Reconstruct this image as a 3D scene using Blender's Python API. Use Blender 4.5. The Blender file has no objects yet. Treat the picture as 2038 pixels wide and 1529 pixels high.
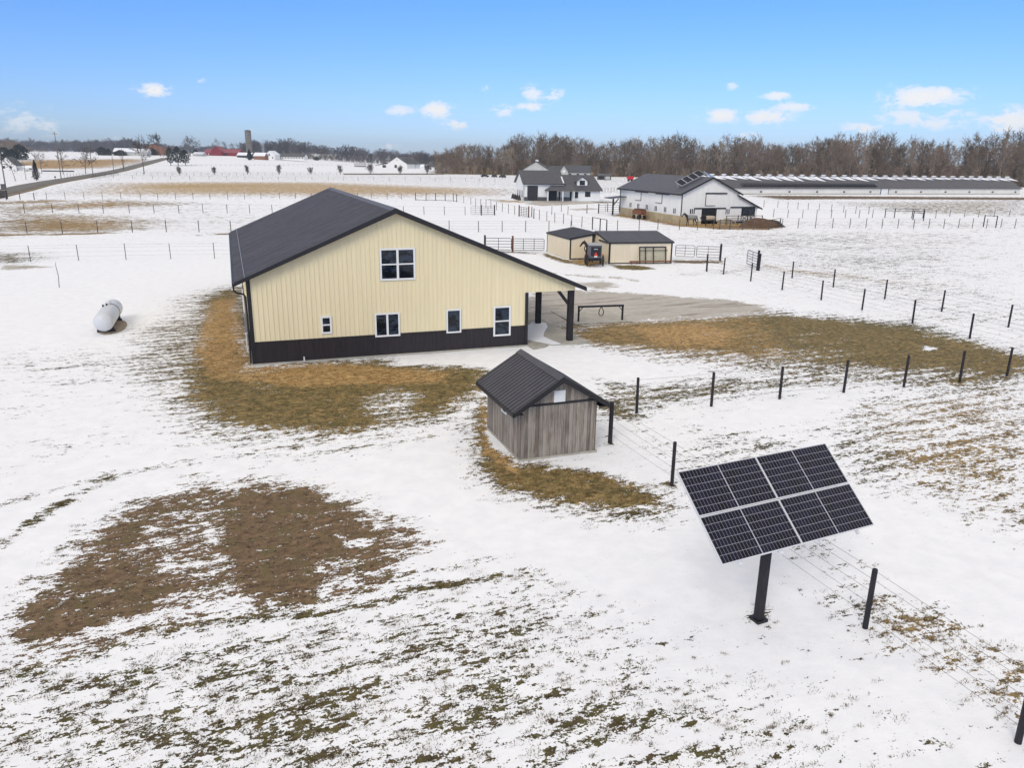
import bpy, math, random
import numpy as np
from mathutils import Vector, Matrix
rnd = random.Random(7)
RNG = np.random.default_rng(11)
SC = bpy.context.scene
COL = SC.collection
rad = math.radians

# ------------------------------------------------------------------ camera
FPX, PITCH, ROLL, CAMH = 1520.0, rad(16.53), rad(0.86), 10.0
PCX, PCY = 1019.0, 764.5
_c, _s, _cr, _sr = math.cos(PITCH), math.sin(PITCH), math.cos(ROLL), math.sin(ROLL)
_fw = np.array([0, _c, -_s]); _up = np.array([0, _s, _c]); _rt = np.array([1.0, 0, 0])
CR = _cr * _rt + _sr * _up; CU = -_sr * _rt + _cr * _up; CF = _fw
cam = bpy.data.cameras.new('camera')
cam.sensor_width = 36.0; cam.sensor_fit = 'HORIZONTAL'; cam.lens = FPX / 2038 * 36
cam.clip_start = 0.2; cam.clip_end = 30000
co = bpy.data.objects.new('camera', cam); COL.objects.link(co)
co.matrix_world = Matrix([[CR[0], CU[0], -CF[0], 0], [CR[1], CU[1], -CF[1], 0], [CR[2], CU[2], -CF[2], CAMH], [0, 0, 0, 1]])
SC.camera = co

# ------------------------------------------------------------------ light and exposure
SUN_AZ = math.atan2(-0.33, -0.94)        # towards the sun, clockwise from +Y
SUN_EL = rad(38)
SKY_STRENGTH = 0.15
EXPOSURE = 0.0
TINT_LOW = (0.465, 0.615, 1.02); TINT_HIGH = (0.355, 0.635, 1.04); OVERCAST_FILL = (5.75, 5.5, 5.2)
SC.view_settings.view_transform = 'Standard'; SC.view_settings.look = 'None'
SC.view_settings.gamma = 1; SC.view_settings.exposure = EXPOSURE
sd = bpy.data.lights.new('sun', 'SUN'); sd.energy = 1.5; sd.angle = rad(24); sd.color = (1.0, 0.93, 0.83)
so = bpy.data.objects.new('sun', sd); COL.objects.link(so)
_d = Vector((math.sin(SUN_AZ) * math.cos(SUN_EL), math.cos(SUN_AZ) * math.cos(SUN_EL), math.sin(SUN_EL)))
so.rotation_euler = _d.to_track_quat('Z', 'Y').to_euler(); so.location = (-40, -30, 60)

W = bpy.data.worlds.new('World'); SC.world = W; W.use_nodes = True
wn = W.node_tree; wn.nodes.clear()
def _n(t, typ, **kw):
    n = t.nodes.new(typ)
    for k, v in kw.items(): setattr(n, k, v)
    return n
def sock(t, a, b):
    if isinstance(a, (int, float)): b.default_value = a
    elif isinstance(a, (tuple, list)): b.default_value = tuple(a)
    else: t.links.new(a, b)
def M_(t, op, a, b=0.0, c=0.0, clamp=False):
    n = _n(t, 'ShaderNodeMath', operation=op, use_clamp=clamp)
    sock(t, a, n.inputs[0]); sock(t, b, n.inputs[1]); sock(t, c, n.inputs[2]); return n.outputs[0]
def V_(t, op, a, b=None, c=None):
    n = _n(t, 'ShaderNodeVectorMath', operation=op); sock(t, a, n.inputs[0])
    if b is not None: sock(t, b, n.inputs[1])
    if c is not None: sock(t, c, n.inputs[2])
    return n.outputs['Value'] if op in ('LENGTH', 'DOT_PRODUCT') else n.outputs['Vector']
def MIX(t, f, a, b, mode='MIX'):
    n = _n(t, 'ShaderNodeMix', data_type='RGBA', blend_type=mode)
    sock(t, f, n.inputs[0]); sock(t, a, n.inputs[6]); sock(t, b, n.inputs[7]); return n.outputs[2]
def SS(t, v, lo, hi, a=0.0, b=1.0):
    n = _n(t, 'ShaderNodeMapRange', interpolation_type='SMOOTHSTEP')
    sock(t, v, n.inputs[0]); sock(t, lo, n.inputs[1]); sock(t, hi, n.inputs[2]); n.inputs[3].default_value = a; n.inputs[4].default_value = b
    return n.outputs[0]
def NOISE(t, vec, scale, detail=4, rough=0.55, dist=0.0):
    n = _n(t, 'ShaderNodeTexNoise'); sock(t, vec, n.inputs['Vector']); n.inputs['Scale'].default_value = scale
    n.inputs['Detail'].default_value = detail; n.inputs['Roughness'].default_value = rough; n.inputs['Distortion'].default_value = dist
    return n.outputs['Fac']
def C4(c): return (c[0], c[1], c[2], 1.0)

sky = _n(wn, 'ShaderNodeTexSky', sky_type='NISHITA'); sky.sun_disc = False
sky.sun_elevation = SUN_EL; sky.sun_rotation = SUN_AZ % (2 * math.pi); sky.air_density = 1.0; sky.dust_density = 0.3; sky.ozone_density = 2.2
def pray(x, y):
    return (x - PCX) / FPX * CR - (y - PCY) / FPX * CU + CF
tc = _n(wn, 'ShaderNodeTexCoord'); dirv = tc.outputs['Generated']
sep = _n(wn, 'ShaderNodeSeparateXYZ'); wn.links.new(dirv, sep.inputs[0])
az = M_(wn, 'ARCTAN2', sep.outputs[0], sep.outputs[1]); el = M_(wn, 'ARCSINE', sep.outputs[2])
comb = _n(wn, 'ShaderNodeCombineXYZ'); wn.links.new(az, comb.inputs[0]); wn.links.new(el, comb.inputs[1]); ae = comb.outputs[0]
aes = V_(wn, 'MULTIPLY', ae, (1.0, 1.7, 1.0))
cn1 = NOISE(wn, aes, 46, 7, 0.62, 0.4); cn2 = NOISE(wn, aes, 130, 5, 0.65)
cnoise = M_(wn, 'ADD', M_(wn, 'MULTIPLY', cn1, 0.7), M_(wn, 'MULTIPLY', cn2, 0.3))
CLOUDS = [(308, 179, 32, 12, 1), (400, 160, 12, 6, .5), (40, 240, 70, 26, .55), (95, 252, 40, 16, .6), (230, 277, 42, 7, .5), (790, 220, 38, 12, .75), (868, 218, 38, 16, 1),
          (908, 248, 28, 11, .9), (778, 291, 24, 6, .8), (1000, 220, 32, 13, .75), (1062, 186, 30, 18, .8), (1100, 188, 26, 14, .75), (1058, 211, 32, 9, .95), (965, 174, 10, 6, .5),
          (1286, 158, 8, 6, .35), (1458, 170, 16, 7, .6), (1548, 190, 30, 10, .9), (1437, 230, 42, 14, 1), (1523, 233, 48, 15, 1), (1578, 212, 42, 10, .85), (1835, 194, 72, 22, 1),
          (1875, 186, 26, 14, 1), (1810, 232, 62, 15, .8), (1860, 246, 60, 12, .75), (1718, 254, 36, 10, .9), (1905, 224, 60, 10, .55), (2010, 240, 52, 22, .95), (1485, 268, 30, 6, .7),
          (510, 262, 40, 6, .4), (1000, 250, 30, 6, .3), (1770, 70, 12, 6, .25), (704, 200, 14, 8, .3)]
cnoise = M_(wn, 'SUBTRACT', M_(wn, 'MULTIPLY', cnoise, 2.1), 0.55)
acc = None
for (px, py, sx, sy, st) in CLOUDS:
    d = pray(px, py); d = d / np.linalg.norm(d); a0 = math.atan2(d[0], d[1]); e0 = math.asin(d[2])
    isx, isy = FPX / (sx * 1.38), FPX / (sy * 1.42)
    q = V_(wn, 'MULTIPLY_ADD', ae, (isx, isy, 0), (-a0 * isx, -e0 * isy, 0))
    m = SS(wn, V_(wn, 'LENGTH', q), 1.2, 0.1, 0, st)
    acc = m if acc is None else M_(wn, 'MAXIMUM', acc, m)
cm = M_(wn, 'MULTIPLY', acc, SS(wn, M_(wn, 'ADD', cnoise, M_(wn, 'MULTIPLY', acc, 0.55)), 0.66, 0.98), clamp=True)
# clear blue band low down, an unseen bright overcast sheet added for neutral fill from about 25 degrees up
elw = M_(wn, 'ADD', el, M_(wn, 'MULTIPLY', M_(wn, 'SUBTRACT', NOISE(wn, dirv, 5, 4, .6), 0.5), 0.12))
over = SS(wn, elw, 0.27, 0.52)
tint = MIX(wn, SS(wn, el, 0.0, 0.26), C4(TINT_LOW), C4(TINT_HIGH))
skyc = MIX(wn, 1.0, sky.outputs[0], tint, 'MULTIPLY')
skyc = MIX(wn, over, skyc, C4(OVERCAST_FILL))
lum = MIX(wn, cm, skyc, C4((6.2, 6.3, 6.5)))
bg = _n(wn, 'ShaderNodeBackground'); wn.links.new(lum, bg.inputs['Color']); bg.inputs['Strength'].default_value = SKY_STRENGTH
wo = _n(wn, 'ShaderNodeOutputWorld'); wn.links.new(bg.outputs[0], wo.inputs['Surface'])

# ------------------------------------------------------------------ terrain helpers
def sstep(t):
    t = np.clip(t, 0, 1); return t * t * (3 - 2 * t)
def T(x, y):
    x = np.asarray(x, float); y = np.asarray(y, float); r = np.hypot(x, y)
    b = x / np.maximum(y, 1.0)
    return 8.3 * sstep((r - 450) / 420) * sstep((-0.14 - b) / 0.22) * (y > 0)
def G(px, py, z=0.0):
    """ground point seen at photo pixel (px, py)"""
    d = pray(px, py)
    def at(t): return np.array([0, 0, CAMH]) + d * t
    t = (z - CAMH) / d[2] if d[2] < -1e-5 else 6000.0
    p = at(t)
    if np.hypot(p[0], p[1]) < 440 and d[2] < 0: return p
    ts = np.linspace(300, 2600, 1500)
    P = np.array([0, 0, CAMH])[None] + d[None] * ts[:, None]
    k = np.where(P[:, 2] < T(P[:, 0], P[:, 1]) + z)[0]
    i = k[0] if len(k) else len(ts) - 1
    p = P[i]; p[2] = T(p[0], p[1]) + z
    return p
class Loc:
    def __init__(s, o, yaw):
        s.o = np.asarray(o, float); a = rad(yaw); s.yaw = a
        s.ex = np.array([math.cos(a), math.sin(a), 0]); s.ey = np.array([-math.sin(a), math.cos(a), 0])
    def w(s, p): return s.o + p[0] * s.ex + p[1] * s.ey + np.array([0, 0, p[2]])
    def l(s, p): d = np.asarray(p) - s.o; return np.array([d @ s.ex, d @ s.ey, d[2]])

# ------------------------------------------------------------------ materials
def newmat(name):
    m = bpy.data.materials.new(name); m.use_nodes = True; t = m.node_tree
    return m, t, t.nodes['Principled BSDF']
def mat(name, col, rough=0.6, metal=0.0, var=0.18, scale=3.0, bump=0.0, bscale=40.0, stretch=(1, 1, 1), spec=0.4):
    m, t, p = newmat(name)
    tcn = _n(t, 'ShaderNodeTexCoord'); v = V_(t, 'MULTIPLY', tcn.outputs['Object'], stretch)
    n1 = NOISE(t, v, scale, 5, 0.6); n2 = NOISE(t, v, scale * 7.3, 3, 0.6)
    f = M_(t, 'ADD', M_(t, 'MULTIPLY', n1, 0.65), M_(t, 'MULTIPLY', n2, 0.35))
    f = SS(t, f, 0.3, 0.7)
    c = MIX(t, f, C4([x * (1 - var) for x in col]), C4([min(1, x * (1 + var)) for x in col]))
    t.links.new(c, p.inputs['Base Color']); p.inputs['Metallic'].default_value = metal
    p.inputs['Roughness'].default_value = rough; p.inputs['Specular IOR Level'].default_value = spec
    if bump:
        b = _n(t, 'ShaderNodeBump'); b.inputs['Strength'].default_value = bump; b.inputs['Distance'].default_value = 0.02
        t.links.new(NOISE(t, v, bscale, 3, 0.6), b.inputs['Height']); t.links.new(b.outputs[0], p.inputs['Normal'])
    return m
def lin(r, g, b):
    f = lambda c: (c / 255 / 12.92) if c / 255 <= 0.04045 else ((c / 255 + 0.055) / 1.055) ** 2.4
    return (f(r), f(g), f(b))
MT = {}
MT['roof'] = mat('charcoal_roof_metal', (0.112, 0.105, 0.113), 0.5, 0.0, 0.34, 1.0, stretch=(0.35, 4.4, 0.35), spec=0.25)
MT['roofgrey'] = mat('dark_grey_roof_metal', (0.085, 0.083, 0.090), 0.5, 0.0, 0.2, 0.6, stretch=(2.5, 2.5, 1), spec=0.25)
MT['roofdark'] = mat('dark_ribbed_metal', (0.072, 0.069, 0.077), 0.45, 0, .14, 1.5, spec=.3)
MT['trim'] = mat('black_trim_metal', (0.017, 0.016, 0.018), 0.5, 0, 0.2, 2)
MT['cream'] = mat('cream_siding_metal', (0.83, 0.725, 0.475), 0.5, 0, 0.05, 0.6, stretch=(6, 6, 0.4))
MT['cream2'] = mat('cream_shed_siding', (0.80, 0.70, 0.52), 0.5, 0, 0.06, 0.6, stretch=(6, 6, 0.4))
MT['wains'] = mat('black_brown_wainscot_metal', (0.024, 0.019, 0.021), 0.5, 0, 0.25, 0.8, stretch=(6, 6, 0.5))
MT['white'] = mat('white_vinyl', (0.8, 0.8, 0.79), 0.45, 0, 0.03, 2)
MT['whitewall'] = mat('white_siding', (0.83, 0.81, 0.76), 0.6, 0, 0.05, 0.5, stretch=(4, 4, 0.5))
MT['housewall'] = mat('bright_white_siding', (0.86, 0.85, 0.82), 0.6, 0, 0.04, 0.5)
MT['black'] = mat('black_paint', (0.012, 0.012, 0.014), 0.5, 0, 0.3, 3)
MT['postblack'] = mat('dark_stained_post', (0.020, 0.017, 0.021), 0.7, 0, 0.45, 3, 0.4, 30, (4, 4, 0.6))
MT['postwood'] = mat('weathered_post_wood', (0.10, 0.085, 0.075), 0.8, 0, 0.4, 4, 0.3, 30)
MT['postrust'] = mat('red_brown_post_wood', (0.12, 0.05, 0.035), 0.8, 0, 0.5, 3, 0.3, 30)
MT['steelpost'] = mat('dull_steel_post', (0.09, 0.085, 0.08), 0.6, 0.3, 0.3, 4)
MT['wire'] = mat('fence_wire', (0.10, 0.10, 0.105), 0.5, 0.6, 0.2, 4)
MT['galv'] = mat('galvanised_tube', (0.30, 0.30, 0.31), 0.45, 0.6, 0.2, 4)
MT['darktube'] = mat('dark_gate_tube', (0.07, 0.065, 0.07), 0.5, 0.4, 0.3, 4)
MT['alu'] = mat('aluminium_frame', (0.72, 0.73, 0.75), 0.35, 0.3, 0.06, 4)
MT['concrete'] = mat('concrete', (0.40, 0.375, 0.32), 0.85, 0, 0.2, 1.2, 0.25, 60)
MT['block'] = mat('tan_block_foundation', (0.47, 0.38, 0.23), 0.9, 0, 0.22, 0.8, 0.2, 30)
MT['tank'] = mat('white_tank_paint', (0.62, 0.63, 0.65), 0.45, 0, 0.05, 1.2)
MT['rust'] = mat('rusty_steel', (0.20, 0.075, 0.04), 0.8, 0, 0.5, 5)
MT['greyroof'] = mat('grey_shingles', (0.10, 0.10, 0.095), 0.85, 0, 0.25, 1.5)
MT['greyroof2'] = mat('blue_grey_shingles', (0.085, 0.086, 0.09), 0.85, 0, 0.2, 1.5)
MT['greywall'] = mat('pale_grey_siding', (0.5, 0.49, 0.45), 0.7, 0, 0.08, 0.5)
MT['poultrywall'] = mat('off_white_curtain_wall', (0.76, 0.73, 0.66), 0.7, 0, 0.08, 0.3)
MT['poultryroof'] = mat('poultry_roof_metal', (0.075, 0.072, 0.078), 0.5, 0, 0.2, 0.6)
MT['snow'] = mat('settled_snow', (0.84, 0.85, 0.88), 0.75, 0, 0.03, 2, 0.2, 8)
MT['redwall'] = mat('red_barn_siding', (0.22, 0.02, 0.025), 0.7, 0, 0.25, 1)
MT['redroof'] = mat('faded_red_roof', (0.27, 0.07, 0.08), 0.7, 0, 0.25, 1)
MT['red'] = mat('bright_red_paint', (0.55, 0.012, 0.02), 0.45, 0, 0.1, 4)
MT['orangered'] = mat('orange_red_reflective', (0.75, 0.05, 0.03), 0.4, 0, 0.05, 4)
MT['brick'] = mat('tan_brick', (0.28, 0.13, 0.075), 0.9, 0, 0.25, 2)
MT['silo'] = mat('weathered_silo_staves', (0.20, 0.18, 0.155), 0.9, 0, 0.3, 0.35, 0.2, 6)
MT['bark'] = mat('grey_brown_bark', (0.095, 0.072, 0.06), 0.9, 0, 0.3, 1.0)
MT['barkdark'] = mat('dark_bark', (0.055, 0.043, 0.037), 0.9, 0, 0.3, 1.0)
MT['shrub'] = mat('olive_grey_twigs', (0.085, 0.075, 0.055), 0.9, 0, 0.3, 1.0)
MT['shrubred'] = mat('reddish_twigs', (0.12, 0.075, 0.06), 0.9, 0, 0.3, 1.0)
MT['pine'] = mat('dark_pine_needles', (0.030, 0.040, 0.027), 0.85, 0, 0.4, 0.8)
MT['spruce'] = mat('brown_green_needles', (0.045, 0.036, 0.034), 0.85, 0, 0.35, 0.8)
MT['pole'] = mat('grey_pole_wood', (0.17, 0.155, 0.14), 0.85, 0, 0.25, 1)
MT['buggy'] = mat('grey_buggy_canvas', (0.11, 0.11, 0.12), 0.6, 0, 0.12, 3)
MT['buggytop'] = mat('pale_grey_buggy_top', (0.36, 0.36, 0.36), 0.6, 0, 0.1, 3)
MT['navy'] = mat('dark_navy_panel', (0.013, 0.014, 0.019), 0.35, 0, 0.15, 3)
MT['horse'] = mat('dark_bay_coat', (0.022, 0.014, 0.011), 0.6, 0, 0.3, 5)
MT['blanket'] = mat('grey_horse_blanket', (0.24, 0.235, 0.215), 0.85, 0, 0.15, 3)
MT['blankettan'] = mat('tan_horse_blanket', (0.42, 0.34, 0.24), 0.85, 0, 0.15, 3)
MT['manure'] = mat('brown_manure', (0.115, 0.06, 0.03), 0.95, 0, 0.4, 1.5, 0.8, 8)
MT['soil'] = mat('dark_damp_soil', (0.05, 0.038, 0.03), 0.95, 0, 0.5, 2.0, 0.8, 10)
MT['darkmetal'] = mat('dark_metal', (0.045, 0.042, 0.046), 0.5, 0.3, 0.3, 3)
MT['whitehair'] = mat('white_hair', (0.5, 0.45, 0.4), 0.8, 0, 0.1, 5)
MT['straw'] = mat('cream_grille_board', (0.50, 0.46, 0.33), 0.8, 0, 0.15, 2)
m, t, p = newmat('window_glass'); p.inputs['Roughness'].default_value = 0.06; p.inputs['Specular IOR Level'].default_value = .35
_o = _n(t, 'ShaderNodeTexCoord'); _b = _n(t, 'ShaderNodeBump'); _b.inputs['Strength'].default_value = 0.08
t.links.new(MIX(t, SS(t, NOISE(t, V_(t, 'MULTIPLY', _o.outputs['Object'], (1, 1, 1.6)), 1.7, 4, .6, .5), .42, .62), C4((.004, .006, .010)), C4((.028, .042, .066))), p.inputs['Base Color']); t.links.new(NOISE(t, _o.outputs['Object'], 1.3, 2), _b.inputs['Height']); t.links.new(_b.outputs[0], p.inputs['Normal']); MT['glass'] = m  # blue-grey patches in the base colour stand in for reflections
# weathered vertical boards of the little shed
m, t, p = newmat('weathered_grey_boards'); tcn = _n(t, 'ShaderNodeTexCoord'); ob = tcn.outputs['Object']
sp = _n(t, 'ShaderNodeSeparateXYZ'); t.links.new(ob, sp.inputs[0])
s1 = M_(t, 'ADD', sp.outputs[0], sp.outputs[1]); bi = M_(t, 'FLOOR', M_(t, 'DIVIDE', s1, 0.14)); fr = M_(t, 'FRACT', M_(t, 'DIVIDE', s1, 0.14))
wnz = _n(t, 'ShaderNodeTexWhiteNoise', noise_dimensions='1D'); t.links.new(bi, wnz.inputs['W'])
gr = NOISE(t, V_(t, 'MULTIPLY', ob, (26, 26, 1.1)), 1.0, 6, 0.65, 0.6); bl = NOISE(t, V_(t, 'MULTIPLY', ob, (1.2, 1.2, 0.7)), 1.5, 4, 0.6)
f = M_(t, 'ADD', M_(t, 'MULTIPLY', gr, 0.6), M_(t, 'ADD', M_(t, 'MULTIPLY', wnz.outputs['Value'], 0.16), M_(t, 'MULTIPLY', bl, 0.28)))
c = MIX(t, SS(t, f, 0.34, 0.70), C4((0.115, 0.093, 0.075)), C4((0.40, 0.35, 0.295)))
c = MIX(t, SS(t, NOISE(t, V_(t, 'MULTIPLY', ob, (3, 3, 0.8)), 1.0, 4), 0.55, 0.75), c, C4((0.21, 0.155, 0.11)))
seam = M_(t, 'LESS_THAN', fr, 0.06); c = MIX(t, M_(t, 'MULTIPLY', seam, 0.75), c, C4((0.05, 0.04, 0.032)))
t.links.new(c, p.inputs['Base Color']); p.inputs['Roughness'].default_value = 0.85
b = _n(t, 'ShaderNodeBump'); b.inputs['Strength'].default_value = 0.5; b.inputs['Distance'].default_value = 0.01
t.links.new(M_(t, 'SUBTRACT', gr, seam), b.inputs['Height']); t.links.new(b.outputs[0], p.inputs['Normal']); MT['boards'] = m
# solar cells (object space of the panel, metres)
def cellmat(name, nx, ny, w, h, lw, linecol, mid=True):
    m, t, p = newmat(name); tcn = _n(t, 'ShaderNodeTexCoord'); sp = _n(t, 'ShaderNodeSeparateXYZ'); t.links.new(tcn.outputs['Object'], sp.inputs[0])
    def grid(s, size, n):
        u = M_(t, 'MULTIPLY', M_(t, 'ADD', M_(t, 'DIVIDE', s, size), 0.5), float(n)); fr = M_(t, 'FRACT', M_(t, 'ADD', u, 0.5))
        return M_(t, 'LESS_THAN', M_(t, 'ABSOLUTE', M_(t, 'SUBTRACT', fr, 0.5)), lw * n / size), M_(t, 'FLOOR', u)
    gx, ix = grid(sp.outputs[0], w, nx); gy, iy = grid(sp.outputs[1], h, ny)
    g = M_(t, 'MAXIMUM', M_(t, 'MULTIPLY', gx, 0.62), M_(t, 'MULTIPLY', gy, 0.95))
    if mid: g = M_(t, 'MAXIMUM', g, M_(t, 'LESS_THAN', M_(t, 'ABSOLUTE', sp.outputs[0]), 0.014))
    wz = _n(t, 'ShaderNodeTexWhiteNoise', noise_dimensions='2D'); cb = _n(t, 'ShaderNodeCombineXYZ'); t.links.new(ix, cb.inputs[0]); t.links.new(iy, cb.inputs[1]); t.links.new(cb.outputs[0], wz.inputs['Vector'])
    base = MIX(t, wz.outputs['Value'], C4((0.004, 0.004, 0.009)), C4((0.009, 0.010, 0.026)))
    t.links.new(MIX(t, g, base, C4(linecol)), p.inputs['Base Color']); p.inputs['Roughness'].default_value = 0.16; p.inputs['Specular IOR Level'].default_value = 0.18
    return m
MT['cells'] = cellmat('solar_cells', 24, 6, 2.06, 1.0, 0.0034, (0.40, 0.40, 0.45))
MT['cellsfar'] = cellmat('dark_solar_cells', 6, 10, 1.0, 1.7, 0.006, (0.04, 0.045, 0.06), False)

# ------------------------------------------------------------------ mesh building
class MB:
    def __init__(s): s.v = []; s.f = []
    def add(s, vs, fs):
        k = len(s.v); s.v += [tuple(map(float, q)) for q in vs]; s.f += [tuple(i + k for i in f) for f in fs]; return s
    def box(s, x0, y0, z0, x1, y1, z1):
        return s.add([(x0, y0, z0), (x1, y0, z0), (x1, y1, z0), (x0, y1, z0), (x0, y0, z1), (x1, y0, z1), (x1, y1, z1), (x0, y1, z1)],
                     [(3, 2, 1, 0), (4, 5, 6, 7), (0, 1, 5, 4), (1, 2, 6, 5), (2, 3, 7, 6), (3, 0, 4, 7)])
    def prism(s, pts, ext):
        n = len(pts); e = Vector(ext); P = [Vector(q) for q in pts]
        nrm = Vector((0, 0, 0))
        for i in range(n): nrm += P[i].cross(P[(i + 1) % n])
        if nrm.dot(e) > 0: P = P[::-1]
        vs = [tuple(q) for q in P] + [tuple(q + e) for q in P]
        return s.add(vs, [tuple(range(n)), tuple(range(2 * n - 1, n - 1, -1))] + [((i + 1) % n, i, i + n, (i + 1) % n + n) for i in range(n)])
    def bar(s, p0, p1, w, h, up=(0, 0, 1)):
        p0 = Vector(p0); p1 = Vector(p1); d = (p1 - p0).normalized(); u = Vector(up)
        if abs(d.dot(u)) > 0.98: u = Vector((0, 1, 0))
        sx = d.cross(u).normalized(); uu = sx.cross(d).normalized(); a = sx * (w / 2); b = uu * (h / 2)
        return s.add([p0 - a - b, p0 + a - b, p0 + a + b, p0 - a + b, p1 - a - b, p1 + a - b, p1 + a + b, p1 - a + b],
                     [(0, 1, 2, 3), (7, 6, 5, 4), (1, 0, 4, 5), (2, 1, 5, 6), (3, 2, 6, 7), (0, 3, 7, 4)])
    def path(s, pts, r, n=6, cap=True, closed=False):
        P = [Vector(q) for q in pts]; m = len(P); R = r if isinstance(r, (list, tuple)) else [r] * m
        k = len(s.v); ref = None
        for i in range(m):
            a = P[(i - 1) % m] if (closed or i > 0) else P[i]; b = P[(i + 1) % m] if (closed or i < m - 1) else P[i]
            d = (b - a).normalized()
            if ref is None: ref = Vector((0, 0, 1)) if abs(d.z) < 0.9 else Vector((1, 0, 0))
            x = d.cross(ref).normalized(); y = x.cross(d).normalized(); ref = y
            for j in range(n):
                t = 2 * math.pi * j / n; s.v.append(tuple(P[i] + x * (R[i] * math.cos(t)) + y * (R[i] * math.sin(t))))
        for i in range(m if closed else m - 1):
            i2 = (i + 1) % m
            for j in range(n):
                j2 = (j + 1) % n; s.f.append((k + i * n + j, k + i * n + j2, k + i2 * n + j2, k + i2 * n + j))
        if cap and not closed:
            s.f.append(tuple(k + j for j in range(n))[::-1]); s.f.append(tuple(k + (m - 1) * n + j for j in range(n)))
        return s
    def lathe(s, prof, n=16, c=(0, 0, 0), axis=(0, 0, 1)):
        a = Vector(axis).normalized(); q = Vector((1, 0, 0)) if abs(a.x) < 0.9 else Vector((0, 1, 0)); x = a.cross(q).normalized(); y = a.cross(x)
        k = len(s.v); m = len(prof)
        for r, z in prof:
            for j in range(n):
                t = 2 * math.pi * j / n; s.v.append(tuple(Vector(c) + a * z + x * (r * math.cos(t)) + y * (r * math.sin(t))))
        for i in range(m - 1):
            for j in range(n): s.f.append((k + i * n + j, k + i * n + (j + 1) % n, k + (i + 1) * n + (j + 1) % n, k + (i + 1) * n + j))
        s.f.append(tuple(k + j for j in range(n))[::-1]); s.f.append(tuple(k + (m - 1) * n + j for j in range(n)))
        return s
    def build(s, name, m, parent=None, smooth=False, bevel=0.0):
        me = bpy.data.meshes.new(name); me.from_pydata(s.v, [], s.f); me.update()
        o = bpy.data.objects.new(name, me); COL.objects.link(o)
        me.materials.append(MT[m] if isinstance(m, str) else m)
        if parent is not None: o.parent = parent
        if smooth: me.polygons.foreach_set('use_smooth', [True] * len(me.polygons))
        if bevel:
            b = o.modifiers.new('bevel', 'BEVEL'); b.width = bevel; b.segments = 2; b.limit_method = 'ANGLE'
        return o
def npmesh(name, V, F, m, parent=None, attrs=None, smooth=False):
    """V (n,3), F (m,k) all faces with k corners"""
    me = bpy.data.meshes.new(name); V = np.ascontiguousarray(V, np.float32); F = np.ascontiguousarray(F, np.int32); k = F.shape[1]
    me.vertices.add(len(V)); me.vertices.foreach_set('co', V.ravel()); me.loops.add(F.size); me.loops.foreach_set('vertex_index', F.ravel())
    me.polygons.add(len(F)); me.polygons.foreach_set('loop_start', np.arange(0, F.size, k, dtype=np.int32)); me.polygons.foreach_set('loop_total', np.full(len(F), k, np.int32))
    if smooth: me.polygons.foreach_set('use_smooth', np.ones(len(F), bool))
    for an, av in (attrs or {}).items():
        a = me.attributes.new(an, 'FLOAT', 'POINT'); a.data.foreach_set('value', np.ascontiguousarray(av, np.float32))
    me.update(calc_edges=True); me.validate()
    o = bpy.data.objects.new(name, me); COL.objects.link(o); me.materials.append(MT[m] if isinstance(m, str) else m)
    if parent is not None: o.parent = parent
    return o
def tag(o, label, cat, group=None):
    o['label'] = label; o['category'] = cat
    if group: o['group'] = group
    return o
def thing(name, label, cat, loc=(0, 0, 0), yaw=0.0, group=None):
    o = bpy.data.objects.new(name, None); COL.objects.link(o); o.location = tuple(map(float, loc)); o.rotation_euler = (0, 0, yaw); o.empty_display_size = 0.3
    return tag(o, label, cat, group)
def struct(o): o['kind'] = 'structure'; return o
def stuff(o): o['kind'] = 'stuff'; return o

# ------------------------------------------------------------------ ground
def sdpoly(P, poly):
    n = len(poly); d = np.full(len(P), 1e18); ins = np.zeros(len(P), bool)
    for i in range(n):
        a = poly[i]; b = poly[(i + 1) % n]; e = b - a; w = P - a
        t = np.clip((w @ e) / max(e @ e, 1e-9), 0, 1); q = w - t[:, None] * e; d = np.minimum(d, (q * q).sum(1))
        c = (a[1] > P[:, 1]) != (b[1] > P[:, 1])
        with np.errstate(divide='ignore', invalid='ignore'): xi = a[0] + (P[:, 1] - a[1]) / (b[1] - a[1]) * (b[0] - a[0])
        ins ^= c & (P[:, 0] < xi)
    d = np.sqrt(d); return np.where(ins, d, -d)
WOODPOLY = [('w', -46, 470), ('w', 20, 468), ('w', 70, 464), ('w', 130, 440), ('w', 185, 399), ('w', 240, 372), ('w', 300, 366), ('w', 420, 350), ('w', 2600, 1700), ('w', 2600, 5000), ('w', -350, 5000), ('w', -110, 900)]
def pxp(l): return np.array([q[1:] if q[0] == 'w' else G(*q)[:2] for q in l], float)
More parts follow.
